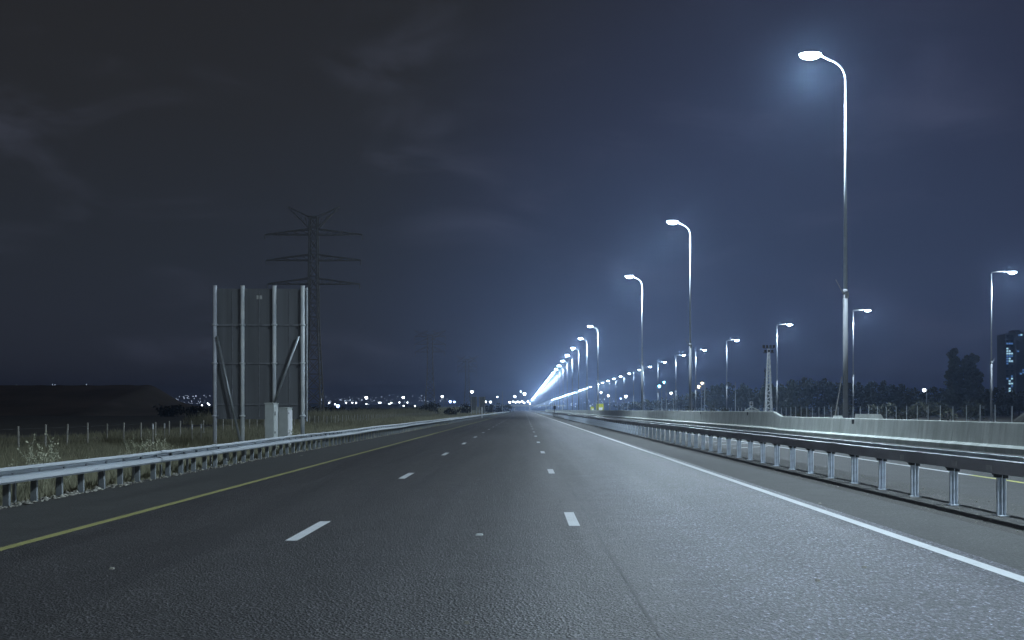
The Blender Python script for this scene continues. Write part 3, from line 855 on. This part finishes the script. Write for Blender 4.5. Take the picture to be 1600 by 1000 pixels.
# ------------------------------------------------------------------ grass and weeds
def grass(n, x0, x1, y0, y1, hmin, hmax, name, lab, pw=2.0, blades=7):
    y = y0 + (y1-y0)*rng.random(n)**pw
    x = x1 + (x0-x1)*rng.random(n)**1.15
    clump = 0.5 + 0.5*np.sin(x*0.9+np.sin(y*.33)*2)*np.sin(y*0.41+np.cos(x*.5)*2)
    h = (hmin + (hmax-hmin)*rng.random(n))*(0.55+0.75*clump)*(1+y/400)
    wd = 0.010 + y*0.00028
    V = np.zeros((n, blades, 3, 3)); 
    for k in range(blades):
        a = rng.uniform(0, 6.28, n); le = rng.uniform(.1, .6, n)*h; off = rng.uniform(-.12, .12, (n, 2))*(1+y[:, None]/60)
        bx_ = x+off[:, 0]; by = y+off[:, 1]
        zb = np.where(bx_ > -8.95, 0, np.where(bx_ > -10.6, -0.02+(bx_+8.95)/1.65*0.53, GZ))-.03
        hh = h*rng.uniform(.6, 1.15, n)
        ax = np.cos(a); ay = np.sin(a); px = wd
        V[:, k, 0] = np.stack([bx_-px, by, zb], 1); V[:, k, 1] = np.stack([bx_+px, by, zb], 1)
        V[:, k, 2] = np.stack([bx_+ax*le, by+ay*le, zb+hh], 1)
    V = V.reshape(-1, 3); Fc = np.arange(len(V)).reshape(-1, 3)
    return tag(np_mesh(name, V, Fc, M_grass), lab, 'grass', kind='stuff')
grass(42000, -23.2, -9.35, 12, 330, .15, .62, 'grass', 'dry rough grass covering the field beyond the left guardrail')
grass(5000, -10.4, -9.0, 12, 120, .06, .25, 'grass', 'short weeds growing among the gravel under the left guardrail', 1.6, 8)
grass(7000, -34, -23.6, 38, 300, .15, .5, 'grass', 'sparse low grass at the edge of the dark field beyond the farm fence', 1.3, 6)
grass(9000, -46, -26, 140, 700, .5, 1.4, 'grass', 'taller pale grass of the far left verge', 1.5, 8)

def weed_mesh(seed):
    r = random.Random(seed); b = MB()
    def stem(p, d, l, rad, dep):
        q = p + d*l
        mid = p + d*l*.5 + Vector((r.uniform(-.04, .04), r.uniform(-.04, .04), 0))*l
        b.tube([p, mid, q], [rad, rad*.8, rad*.5], 5, cap=False)
        for _ in range(5 if dep else 3):
            c = p.lerp(q, r.uniform(.3, 1)); s = r.uniform(.018, .04)
            e = Vector((r.uniform(-1, 1), r.uniform(-1, 1), r.uniform(-.2, 1))).normalized()*s*1.8
            g = e.orthogonal().normalized()*s*.45
            b.add([c-g*.2, c+e*.5+g, c+e, c+e*.5-g], [(0, 1, 2, 3)])
        if dep:
            for _ in range(3):
                c = p.lerp(q, r.uniform(.35, .95))
                nd = (d + Vector((r.uniform(-.8, .8), r.uniform(-.8, .8), r.uniform(-.1, .4)))).normalized()
                stem(c, nd, l*r.uniform(.4, .65), rad*.6, dep-1)
    for _ in range(r.choice((3, 4, 5))):
        stem(Vector((r.uniform(-.06, .06), r.uniform(-.06, .06), 0)), Vector((r.uniform(-.35, .35), r.uniform(-.3, .3), 1)).normalized(), r.uniform(.5, .8), .009, 2)
    return b
weeds = []
for s_ in range(4):
    weeds.append(weed_mesh(s_+3).build('weed_plant', M_weed, fix=False))
wp = [(62, 23, 1.35), (75, 25, 1.3), (20, 22.5, .9), (110, 25, .75), (48, 22.5, .8), (152, 27, .8), (190, 29, .9), (216, 29.5, 1.25), (238, 31, 1.35), (255, 31.5, 1.2), (196, 27, .8),
      (283, 33, .9), (300, 34, .8), (402, 38.5, .8), (408, 39, 1.0), (460, 41, 1.0), (452, 40, .7), (135, 26, .9), (172, 27.5, .7), (92, 24, .9), (69, 24, 1.4)]
for i, (px_, D, s_) in enumerate(wp):
    o = weeds[i] if i < 4 else weeds[i % 4].copy()
    if i >= 4: C.objects.link(o)
    x = (px_-CX)*D/F
    o.location = (x, D, vz(x)-.02); o.scale = (s_*.8, s_*.8, s_); o.rotation_euler = (0, 0, i*1.7)
    rank = sorted(range(len(wp)), key=lambda q: wp[q][0]).index(i)
    tag(o, ORD[rank] + ' twiggy weed from the left along the back of the left guardrail', 'weed', 'leggy weeds behind the left guardrail')

# ------------------------------------------------------------------ trees and bushes
def crown(name, mat, parent, clumps, leaf, per):
    V = []; n = 0
    for (cx, cy, cz, rx, rz) in clumps:
        k = int(per*rx*rz)
        d = rng.normal(size=(k, 3)); d /= np.linalg.norm(d, axis=1)[:, None]
        rr = rng.uniform(.35, 1.08, (k, 1))**.6
        p = d*rr*np.array([rx, rx*.9, rz]) + np.array([cx, cy, cz])
        e1 = rng.normal(size=(k, 3)); e1 /= np.linalg.norm(e1, axis=1)[:, None]
        e2 = rng.normal(size=(k, 3)); e2 -= (e2*e1).sum(1)[:, None]*e1; e2 /= np.linalg.norm(e2, axis=1)[:, None]
        s = leaf*rng.uniform(.6, 1.4, (k, 1))
        V.append(np.stack([p-e1*s, p+e2*s*.5, p+e1*s, p-e2*s*.5], 1).reshape(-1, 3))
    V = np.concatenate(V); Fc = np.arange(len(V)).reshape(-1, 4)
    return np_mesh(name, V, Fc, mat, parent)
def tree(px0, px1, pytop, D, lab, grp='dark trees beyond the right fence', name='tree', mat=M_leaf, leaf=.35, zbase=GZ, kind='round', per=55, lobes=9, pybase=None):
    a = at(px0, pytop, D); c = at(px1, pytop, D)
    wd = c.x-a.x; h = a.z-zbase; cx = (a.x+c.x)/2
    t = empty(name, (cx, D, zbase), lab, 'bush' if name == 'bush' else 'tree', grp)
    r = random.Random(int(px0*7+D))
    tb = MB()
    hb = h*.35
    tb.tube([(0,0,-.2),(.05*wd*.2,0,hb),(0,0,h*.8)], [h*.03+.05,h*.02+.04,.04], 8)
    for k in range(5):
        z = hb*r.uniform(.6, 1.6); an = r.uniform(0, 6.28); l = wd*.35
        tb.tube([(0,0,z),(math.cos(an)*l*.5,math.sin(an)*l*.5,z+h*.12),(math.cos(an)*l,math.sin(an)*l,z+h*.28)], [h*.012+.03,.04,.02], 6)
    tb.build('stem' if name == 'bush' else 'trunk', M_bark, t)
    cl = []
    if kind == 'round':
        cl.append((0, 0, h*.55, wd*.36, h*.36))
        for k in range(lobes):
            an = r.uniform(0, 6.28); q = r.uniform(.12, .34)*wd; z = h*r.uniform(.18, .82)
            rad = r.uniform(.13, .24)*wd*(1.15-.5*z/h)
            cl.append((math.cos(an)*q, math.sin(an)*q, z, rad, min(rad*.9, (h-z)*1.0+.2)))
        for k in range(9):
            an = r.uniform(.15, math.pi-.15); q = r.uniform(.30, .52)*wd
            cl.append((math.cos(an)*q, r.uniform(-.1, .1)*wd, h*.5+math.sin(an)*h*.44, wd*r.uniform(.04, .08), h*r.uniform(.05, .11)))
    elif kind == 'ragged':
        k = 0; z = h*.12
        while z < h*.95:
            sp = wd*.42*(1.0 if z < h*.45 else (1 - .55*(z/h-.45)/.5))
            for _ in range(3):
                cl.append((r.uniform(-1, .9)*sp, r.uniform(-.5, .5)*sp, z+r.uniform(-.03, .03)*h, wd*r.uniform(.10, .22), h*r.uniform(.03, .06)))
            cl.append((r.uniform(-.3, .3)*sp, 0, z, sp*.5, h*.05))
            z += h*.05
        for _ in range(4): cl.append((r.uniform(-.6, .6)*wd*.3, 0, h*r.uniform(.86, .97), wd*.10, h*.05))
    else:  # ragged upright conifer
        k = 0; z = h*.08
        while z < h*.97:
            f = 1 - (z/h)**1.6
            rad = max(.16*wd, wd*.5*f)*r.uniform(.6, 1.15)
            for _ in range(4):
                an = r.uniform(0, 6.28); cl.append((math.cos(an)*rad*.6, math.sin(an)*rad*.6, z+r.uniform(-.02, .02)*h, rad*.62, h*.055))
            z += h*.06
    crown('crown', mat, t, cl, leaf, per)
    return t
rt = [  # px0, px1, top, D
 (1100, 1128, 603, 420), (1118, 1150, 598, 440), (1147, 1176, 604, 400), (1150, 1172, 600, 430), (1168, 1200, 608, 380), (1188, 1218, 600, 360),
 (1210, 1250, 597, 340), (1228, 1272, 589, 330), (1255, 1300, 590, 340), (1290, 1330, 598, 350), (1320, 1362, 597, 350), (1350, 1395, 596, 340),
 (1385, 1422, 601, 340), (1410, 1450, 606, 330), (1440, 1482, 606, 330), (1470, 1510, 603, 345), (1500, 1545, 607, 335), (1535, 1580, 607, 330), (1566, 1618, 610, 320)]
for i, (a0, a1, tp, D) in enumerate(rt):
    anchor = ['left of all the right hand trees, beside the orange lamps', 'behind the lamp post left of the lattice mast', 'with a rounded crown left of the lattice mast', 'overlapping the rounded one left of the lattice mast',
              'low between the lattice mast and the small square sign', 'just behind the white lattice mast', 'on the left shoulder of the big tree mound', 'topping the big tree mound right of the lattice mast',
              'on the right shoulder of the big tree mound', 'immediately left of the big lamp post', 'immediately right of the big lamp post', 'second to the right of the big lamp post',
              'third to the right of the big lamp post', 'behind the single small white lamp', 'filling the gap left of the ragged tall trees', 'in front of the ragged tall trees',
              'right of the ragged tall trees', 'behind the rightmost lamp post', 'at the right edge below the apartment tower'][i]
    tree(a0-6, a1+6, tp, D, 'dark leafy tree ' + anchor, leaf=.42, per=60)
tree(1474, 1507, 545, 300, 'taller of the two ragged dark conifers standing above the tree line', kind='ragged', leaf=.34, per=150)
tree(1495, 1540, 553, 302, 'broader of the two ragged dark conifers standing above the tree line', kind='ragged', leaf=.34, per=150)
tree(1192, 1200, 575, 240, 'narrow dark cypress right behind the white lattice mast', kind='con', leaf=.18, per=120)
# smaller mid trees right of the second lamp post and low shrubs behind the barrier
for i, (a0, a1, tp, D) in enumerate(((985, 1010, 628, 600), (1000, 1030, 624, 560), (1022, 1052, 622, 520), (1045, 1078, 618, 500), (1066, 1105, 611, 470), (962, 990, 630, 640))):
    tree(a0-4, a1+4, tp, D, 'hazy far tree, %s from the left in the tree line behind the middle lamps' % ['second','third','fourth','fifth','sixth','first'][i], mat=M_leafd, leaf=.6, per=16)
for i, (a0, a1, tp, D) in enumerate(((1058, 1090, 636, 150), (1390, 1440, 640, 150), (1460, 1500, 638, 160), (1225, 1275, 634, 170), (1100, 1140, 634, 180), (1290, 1340, 630, 200), (1350, 1400, 628, 210), (1420, 1480, 626, 210), (1500, 1550, 626, 200))):
    lb = ['behind the barrier at the second lamp post foot', 'behind the fence right of the pale slab', 'behind the fence below the ragged trees', 'behind the low barrier right of the lattice mast', 'behind the barrier left of the square sign',
          'behind the big lamp post foot', 'just right of the big lamp post foot, behind the fence', 'behind the fence below the small white lamp', 'behind the fence left of the rightmost lamp post'][i]
    tree(a0, a1, tp, D, 'low dark bush ' + lb, 'low bushes behind the right barrier', 'bush', M_leaf, .22, kind='round', per=45)
# left side bushes and far tree clumps
lb = [(500, 545, 637, 330), (535, 590, 638, 380), (580, 625, 639, 420), (615, 665, 638, 380), (650, 690, 632, 300), (660, 690, 627, 340), (690, 722, 636, 260), (715, 742, 630, 300), (485, 520, 634, 300),
      (755, 775, 632, 420), (772, 792, 630, 500), (785, 803, 631, 600), (240, 290, 633, 300), (280, 340, 636, 260), (338, 420, 640, 280), (420, 490, 640, 290)]
la = ['right of the big pylon foot', 'under the blue-violet lamp', 'under the brightest white lamp of the left field', 'between that white lamp and the second pylon', 'at the foot of the second pylon', 'behind the second pylon',
      'right of the second pylon by the guardrail', 'just left of the pale sign backs', 'at the foot of the big pylon', 'right of the pale sign backs', 'at the foot of the thin verge pole', 'near the end of the left guardrail',
      'at the foot of the dark hill', 'left of the big sign in front of the hill foot', 'seen under the big sign', 'seen right under the big sign, near the cabinets']
for i, (a0, a1, tp, D) in enumerate(lb):
    tree(a0, a1, tp, D, 'low dark bush ' + la[i], 'low bushes across the left field', 'bush', M_leafd, .4, per=22, lobes=12)

# ------------------------------------------------------------------ pylons
def strut(b, a, c, r): b.tube([a, c], r, 4, cap=False)
def pylon(px, pytop, D, lab, arms, sc=1.0, horn=True, r=.14):
    top = at(px, pytop, D); h = top.z - GZ
    t = empty('electricity_pylon', (top.x, D, GZ), lab, 'pylon', 'lattice pylons across the left field')
    b = MB(); m = D/F; k_ = 1.0 if D < 400 else (.62 if D < 700 else .42)
    def hw(z):  # half width
        f = z/h
        return k_*((14*m*(1-f/0.45) + 7.5*m*(f/0.45)) if f < .45 else (7.5*m*(1-(f-.45)/.55*.25)))
    nseg = 16; zs = [h*(1-(1-i/nseg)**1.15) for i in range(nseg+1)]; zs[-1] = h*.955
    for sx in (-1, 1):
        for sy in (-1, 1):
            for a_, c_ in zip(zs[:-1], zs[1:]):
                strut(b, (sx*hw(a_), sy*hw(a_), a_), (sx*hw(c_), sy*hw(c_), c_), r*1.5)
    for a_, c_ in zip(zs[:-1], zs[1:]):
        for sy in (-1, 1):
            strut(b, (-hw(a_), sy*hw(a_), a_), (hw(c_), sy*hw(c_), c_), r*.7); strut(b, (hw(a_), sy*hw(a_), a_), (-hw(c_), sy*hw(c_), c_), r*.7)
            strut(b, (-hw(c_), sy*hw(c_), c_), (hw(c_), sy*hw(c_), c_), r*.6)
            strut(b, (sy*hw(a_), -hw(a_), a_), (sy*hw(c_), hw(c_), c_), r*.7)
            strut(b, (sy*hw(a_), hw(a_), a_), (sy*hw(c_), -hw(c_), c_), r*.7)
    b.build('lattice_tower', M_pylon, t)
    for (py_, half) in arms:
        z = at(0, py_, D).z - GZ; hl = half*m; w0 = hw(z)
        for sx in (-1, 1):
            a = MB()
            for sy in (-1, 1):
                strut(a, (sx*w0, sy*w0, z), (sx*hl, 0, z), r); strut(a, (sx*w0, sy*w0, z+9*m), (sx*hl, 0, z+.1), r)
            for k in range(5):
                f0 = k/5; f1 = (k+1)/5
                for sy in (-1, 1):
                    strut(a, (sx*(w0+(hl-w0)*f0), sy*w0*(1-f0), z), (sx*(w0+(hl-w0)*f1), sy*w0*(1-f1), z+9*m*(1-f1)), r*.6)
            a.tube([(sx*hl, 0, z), (sx*hl, 0, z-7*m)], r*.9, 6)
            a.build('crossarm', M_pylon, t)
    if horn:
        a = MB()
        for sx in (-1, 1):
            for sy in (-1, 1):
                strut(a, (sx*hw(h*.9), sy*hw(h), h*.9), (sx*40*m*k_, 0, h+2*m), r); strut(a, (sx*hw(h), sy*hw(h), h*.955), (sx*40*m*k_, 0, h+2*m), r)
            for k in range(4):
                f = k/4; strut(a, (sx*k_*(7*m+33*m*f), 0, h*(.9+.1*f)), (sx*k_*(7*m+33*m*(f+.2)), 0, h*(.955+.045*f)), r*.6)
        a.build('horn', M_pylon, t)
pylon(490, 325, 230, 'big dark lattice pylon with three crossarms behind the road sign', [(367, 76), (407, 74), (444, 72)])
pylon(672, 518, 560, 'second lattice pylon, smaller and fainter, left of centre', [(526, 24), (538, 24), (550, 23)], r=.10)
pylon(730, 558, 900, 'third and smallest faint lattice pylon, nearest to the end of the road', [(565, 15), (573, 15), (581, 14)], r=.12)

# ------------------------------------------------------------------ lattice mast on the right
t = empty('lattice_mast', (at(1201, 0, 155).x, 155, GZ), 'white tapering lattice mast with a dark floodlight head before the dark trees', 'mast')
h = at(0, 545, 155).z - GZ; m = 155/F
b = MB()
def mw(z): return 5.2*m*(1-z/h*.82)
zs = [h*i/22 for i in range(23)]
for sx in (-1, 1):
    for sy in (-1, 1): strut(b, (sx*mw(0), sy*mw(0), 0), (sx*mw(h), sy*mw(h), h), .10)
for i in range(22):
    for sy in (-1, 1):
        s_ = 1 if i % 2 else -1
        strut(b, (-s_*mw(zs[i]), sy*mw(zs[i]), zs[i]), (s_*mw(zs[i+1]), sy*mw(zs[i+1]), zs[i+1]), .05)
        strut(b, (sy*mw(zs[i]), -s_*mw(zs[i]), zs[i]), (sy*mw(zs[i+1]), s_*mw(zs[i+1]), zs[i+1]), .05)
b.build('lattice', M_mast, t)
b = MB(); b.tube([(-.8,0,h+.1),(.8,0,h+.1)], .05, 8)
for x in (-.75, -.25, .25, .75):
    b.box(x-.16, x+.16, -.2, .1, h+.15, h+.55)
b.tube([(-.8,0,h-.6),(.8,0,h-.6)], .05, 8)
for x in (-.5, .0, .5): b.box(x-.16, x+.16, -.2, .1, h-.52, h-.15)
b.build('floodlight', M_black, t)

# small square sign on a frame behind the barrier
p = at(1174, 631, 118); t = empty('square_sign', (p.x, 118, 0), 'small white square sign on a pale triangular stand behind the barrier', 'sign')
b = MB(); b.box(-.19, .19, -.02, .02, p.z-.28, p.z+.24); pl = b.build('sign_plate', M_whites, t)
b = MB(); b.box(-.13, .13, -.03, -.021, p.z-.20, p.z-.02); b.box(-.13, .13, -.03, -.021, p.z+.03, p.z+.17); b.build('symbol', M_black, pl)
b = MB(); b.tube([(0,.03,0),(0,.03,p.z+.2)], .04, 8)
b.tube([(-.7,0,p.z-.75),(0,0,p.z-.35)], .06, 6); b.tube([(.85,0,p.z-.75),(0,0,p.z-.35)], .06, 6); b.tube([(-.7,0,0),(-.7,0,p.z-.72)], .05, 6); b.tube([(.85,0,0),(.85,0,p.z-.72)], .05, 6)
b.box(-.7, .85, -.02, .02, p.z-.85, p.z-.66)
b.build('stand', M_conc_l, t)

# yellow signs in the distance, right
for (x0, x1, y0, y1, D, lab) in ((932, 943, 631, 641, 330, 'larger yellow-green sign board behind the barrier near the end of the road'),
                                 (923, 928, 635.5, 641, 330, 'smaller yellow-green sign board left of the larger one')):
    a = at(x0, y0, D); c = at(x1, y1, D); t = empty('yellow_sign', ((a.x+c.x)/2, D, 0), lab, 'sign', 'yellow signs behind the barrier')
    hw_ = (c.x-a.x)/2
    b = MB(); b.box(-hw_, hw_, -.03, .03, c.z, a.z); pl = b.build('sign_plate', M_ysign, t)
    b = MB(); b.box(-hw_*.3, hw_*.7, -.05, -.031, c.z+.05, c.z+(a.z-c.z)*.45); b.build('symbol', M_whites, pl)
    b = MB(); b.tube([(-hw_*.6,.06,0),(-hw_*.6,.06,a.z)], .05, 6); b.tube([(hw_*.6,.06,0),(hw_*.6,.06,a.z)], .05, 6); b.build('leg', M_pole, t)
# dark hooded sign with black top
a = at(866.5, 634, 252)
t = empty('crash_cushion', (a.x, 252, 0), 'dark post with a white nose where the right guardrail begins far off', 'crash cushion')
b = MB(); b.prism([(-.55,.05),(-.35,.9),(.35,.9),(.6,.05)], -.8, 0); b.build('nose', M_whites, t)
b = MB(); b.tube([(0,.2,0),(0,.2,a.z)], .12, 8); b.box(-.3, .3, .1, .18, a.z-.8, a.z); b.build('post', M_black, t)

# pair of pale sign backs on the left verge
for k, (x0, x1) in enumerate(((735.5, 745.5), (748, 758.5))):
    D = 240; a = at(x0, 620, D); c = at(x1, 641, D)
    t = empty('sign_back', ((a.x+c.x)/2, D, GZ), ['left', 'right'][k] + ' one of two pale grey sign backs side by side on the left verge', 'sign', 'pale sign backs on the left verge')
    hw_ = (c.x-a.x)/2
    b = MB(); 
    for q in range(4): b.box(-hw_+q*hw_/2+.01, -hw_+(q+1)*hw_/2-.01, 0, .05, c.z-GZ, a.z-GZ)
    b.build('sign_panel', simple('pale_sign_back', (.20, .215, .225), .6, .2), t)
    for sx in (-.8, .8):
        b = MB(); b.tube([(sx*hw_, -.08, 0), (sx*hw_, -.08, a.z-GZ+.1)], .06, 8); b.build('post', M_galv, t)
p = at(753, 641, 200); b = MB(); b.tube([(0,0,-.1),(0,0,p.z+.5)], .10, 8); b.tube([(0,0,p.z+.5),(0,0,p.z+1.0)], .16, 8)
o = b.build('verge_marker', M_whites); o.location = (at(753, 0, 200).x-.0, 200, -.4)
tag(o, 'short pale marker post in front of the right pale sign back', 'marker post')

# ------------------------------------------------------------------ overpass at the end of the road
t = empty('overpass', (0, 1500, 0), 'far pale overpass crossing the end of the road', 'bridge')
b = MB(); b.box(-45, 60, 0, 9, 6.4, 7.4); b.build('deck', M_conc_l, t)
b = MB(); b.box(-45, 60, -.3, 0, 7.41, 8.3); b.build('parapet', M_conc_l, t)
for x in (-40, -14, 8, 32, 56):
    b = MB(); b.box(x-.8, x+.8, 2, 7, -.1, 6.4); b.build('pier', M_conc_l, t)
b = MB(); b.prism([(-75, GZ), (-45.1, 6.4), (-45.1, GZ)], 0, 9); b.build('abutment', M_conc, t)

# ------------------------------------------------------------------ hills
def ridge(name, pts, D, depth, mat):
    b = MB(); nn = len(pts)
    for px_, py_ in pts:
        p = at(px_, py_, D); b.v.append((p.x, D-depth*.45, GZ)); b.v.append((p.x, D-depth*.12, GZ+(p.z-GZ)*.72)); b.v.append((p.x, D, p.z)); b.v.append((p.x*(1+depth*.6/D), D+depth*.6, p.z*.95)); b.v.append((p.x*(1+depth/D), D+depth, GZ))
    for i in range(nn-1):
        for k in range(4):
            a = i*5+k; b.f.append((a, a+5, a+6, a+1))
    o = b.build(name, mat, smooth=True); tag(o, kind='structure'); return o
pts = [(-700, 606)]
x = -680
while x < 236: pts.append((x, 602 + random.uniform(-.7, .5))); x += 14
pts += [(236, 602), (243, 605), (252, 610), (262, 616), (272, 622), (280, 627), (292, 631), (304, 633.5), (316, 635), (330, 636), (360, 638), (400, 640.2)]
ridge('hill', pts, 420, 160, M_hill)
pts = []; x = -400
while x < 2100:
    yy = 632.5 + 2.2*math.sin(x*.011) + 1.4*math.sin(x*.037+1) + random.uniform(-.35, .35)
    if 740 < x < 900: yy = max(yy, 634.5)
    pts.append((x, yy)); x += 9
ridge('far_ridge', pts, 3100, 900, M_ridge)
# grassy slope at the right edge behind the barrier
b = MB(); a = at(1560, 655, 100)
b.add([(a.x, 97, GZ), (a.x+14, 97, GZ), (a.x+14, 101, 2.6), (a.x+3.5, 101, 1.5), (a.x+.6, 101, GZ), (a.x+14, 108, 2.6), (a.x+6.5, 108, 1.5), (a.x+4, 108, GZ)],
      [(0, 1, 2, 3), (0, 3, 4), (4, 3, 6, 7), (3, 2, 5, 6)])
tag(b.build('earth_slope', M_slope), kind='structure')

# ------------------------------------------------------------------ apartment tower
TD = 900.0; tm = TD/F
x0 = at(1571, 0, TD).x
t = empty('apartment_tower', (x0, TD, GZ), 'dark high-rise tower with a few cyan lit windows at the right edge', 'building')
def tb_(px0, px1, pyt, y0, y1, name, mat=M_build):
    a = at(px0, pyt, TD); c = at(px1, pyt, TD); b = MB(); b.box(a.x-x0, c.x-x0, y0, y1, 0, a.z-GZ); return b.build(name, mat, t)
tb_(1571, 1584, 522, 0, 16, 'wing')
tb_(1584.2, 1600, 519, -4, 18, 'core', simple('tower_core', (0.075, 0.076, 0.088), .8, 0, .1, .1))
tb_(1600.2, 1622, 524, 0, 16, 'wing')
a = at(1586, 515.5, TD); c = at(1596, 515.5, TD); b = MB(); b.box(a.x-x0, c.x-x0, 2, 12, at(0,519,TD).z-GZ+.05, a.z-GZ); b.build('plant_room', M_build, t)
b = MB()
for k in range(24):
    a = at(1570.6, 522.5+k*3.9, TD); c = at(1584, 522.5+k*3.9, TD); b.box(a.x-x0, c.x-x0-.1, -.9, -.02, a.z-GZ-.12, a.z-GZ+.12)
b.build('balcony_slabs', simple('slab_concrete', (.10, .10, .105), .8), t)
lit = {(0, 3): 'b', (1, 3): 'b', (2, 3): 'b', (0, 5): 'w', (0, 6): 'w', (1, 6): 'w', (0, 7): 'w', (1, 7): 'w', (2, 7): 'w', (0, 8): 'b', (1, 8): 'b', (2, 8): 'b', (0, 9): 'b', (1, 9): 'w', (2, 10): 'w', (1, 10): 'w', (0, 10): 'b', (0,11):'b',
       (2, 16): 'b', (2, 17): 'w', (1, 18): 'w', (2, 19): 'w', (1, 19): 'w', (2, 20): 'b', (1, 21): 'w', (2, 22): 'w', (1, 22): 'w', (0, 17): 'b'}
for r_ in range(23):
    for c_ in range(3):
        k = lit.get((c_, r_))
        if k is None and (r_ % 2 or c_ == 1): continue
        px_ = 1572.5 + c_*3.6; py_ = 524 + r_*3.9
        a = at(px_, py_, TD); c = at(px_+3.0, py_+2.9, TD)
        b = MB(); b.box(a.x-x0, c.x-x0, -.12, -.01, c.z-GZ, a.z-GZ)
        b.build('window', {'w': M_win, 'b': M_winb, None: M_glassd}[k], t)
for px_, py_, k in ((1587.5, 523, 'b'), (1591, 522.5, 'w'), (1594, 577, 'b'), (1594, 581, 'b'), (1590, 583, 'b'), (1586, 548, 'b')):
    a = at(px_, py_, TD); c = at(px_+3, py_+2.5, TD)
    b = MB(); b.box(a.x-x0, c.x-x0, -4.12, -4.01, c.z-GZ, a.z-GZ); b.build('window', M_win if k == 'w' else M_winb, t)

# ------------------------------------------------------------------ haze
b = MB(); b.box(-3900, 3900, -120, FAR+150, -1.6, 110)
hz = b.build('haze', None) if False else None
hm = bpy.data.materials.new('haze_air'); hm.use_nodes = True
hn = hm.node_tree.nodes; hl = hm.node_tree.links
hn.remove(hn['Principled BSDF'])
pv = hn.new('ShaderNodeVolumePrincipled')
pv.inputs['Color'].default_value = (0.45, 0.62, 1.0, 1)
pv.inputs['Density'].default_value = 0.00028
pv.inputs['Anisotropy'].default_value = 0.72
hl.new(pv.outputs[0], [n for n in hn if n.type == 'OUTPUT_MATERIAL'][0].inputs['Volume'])
hz = b.build('haze', hm)
tag(hz, 'thin night haze glowing round the street lamps', 'haze', kind='stuff')
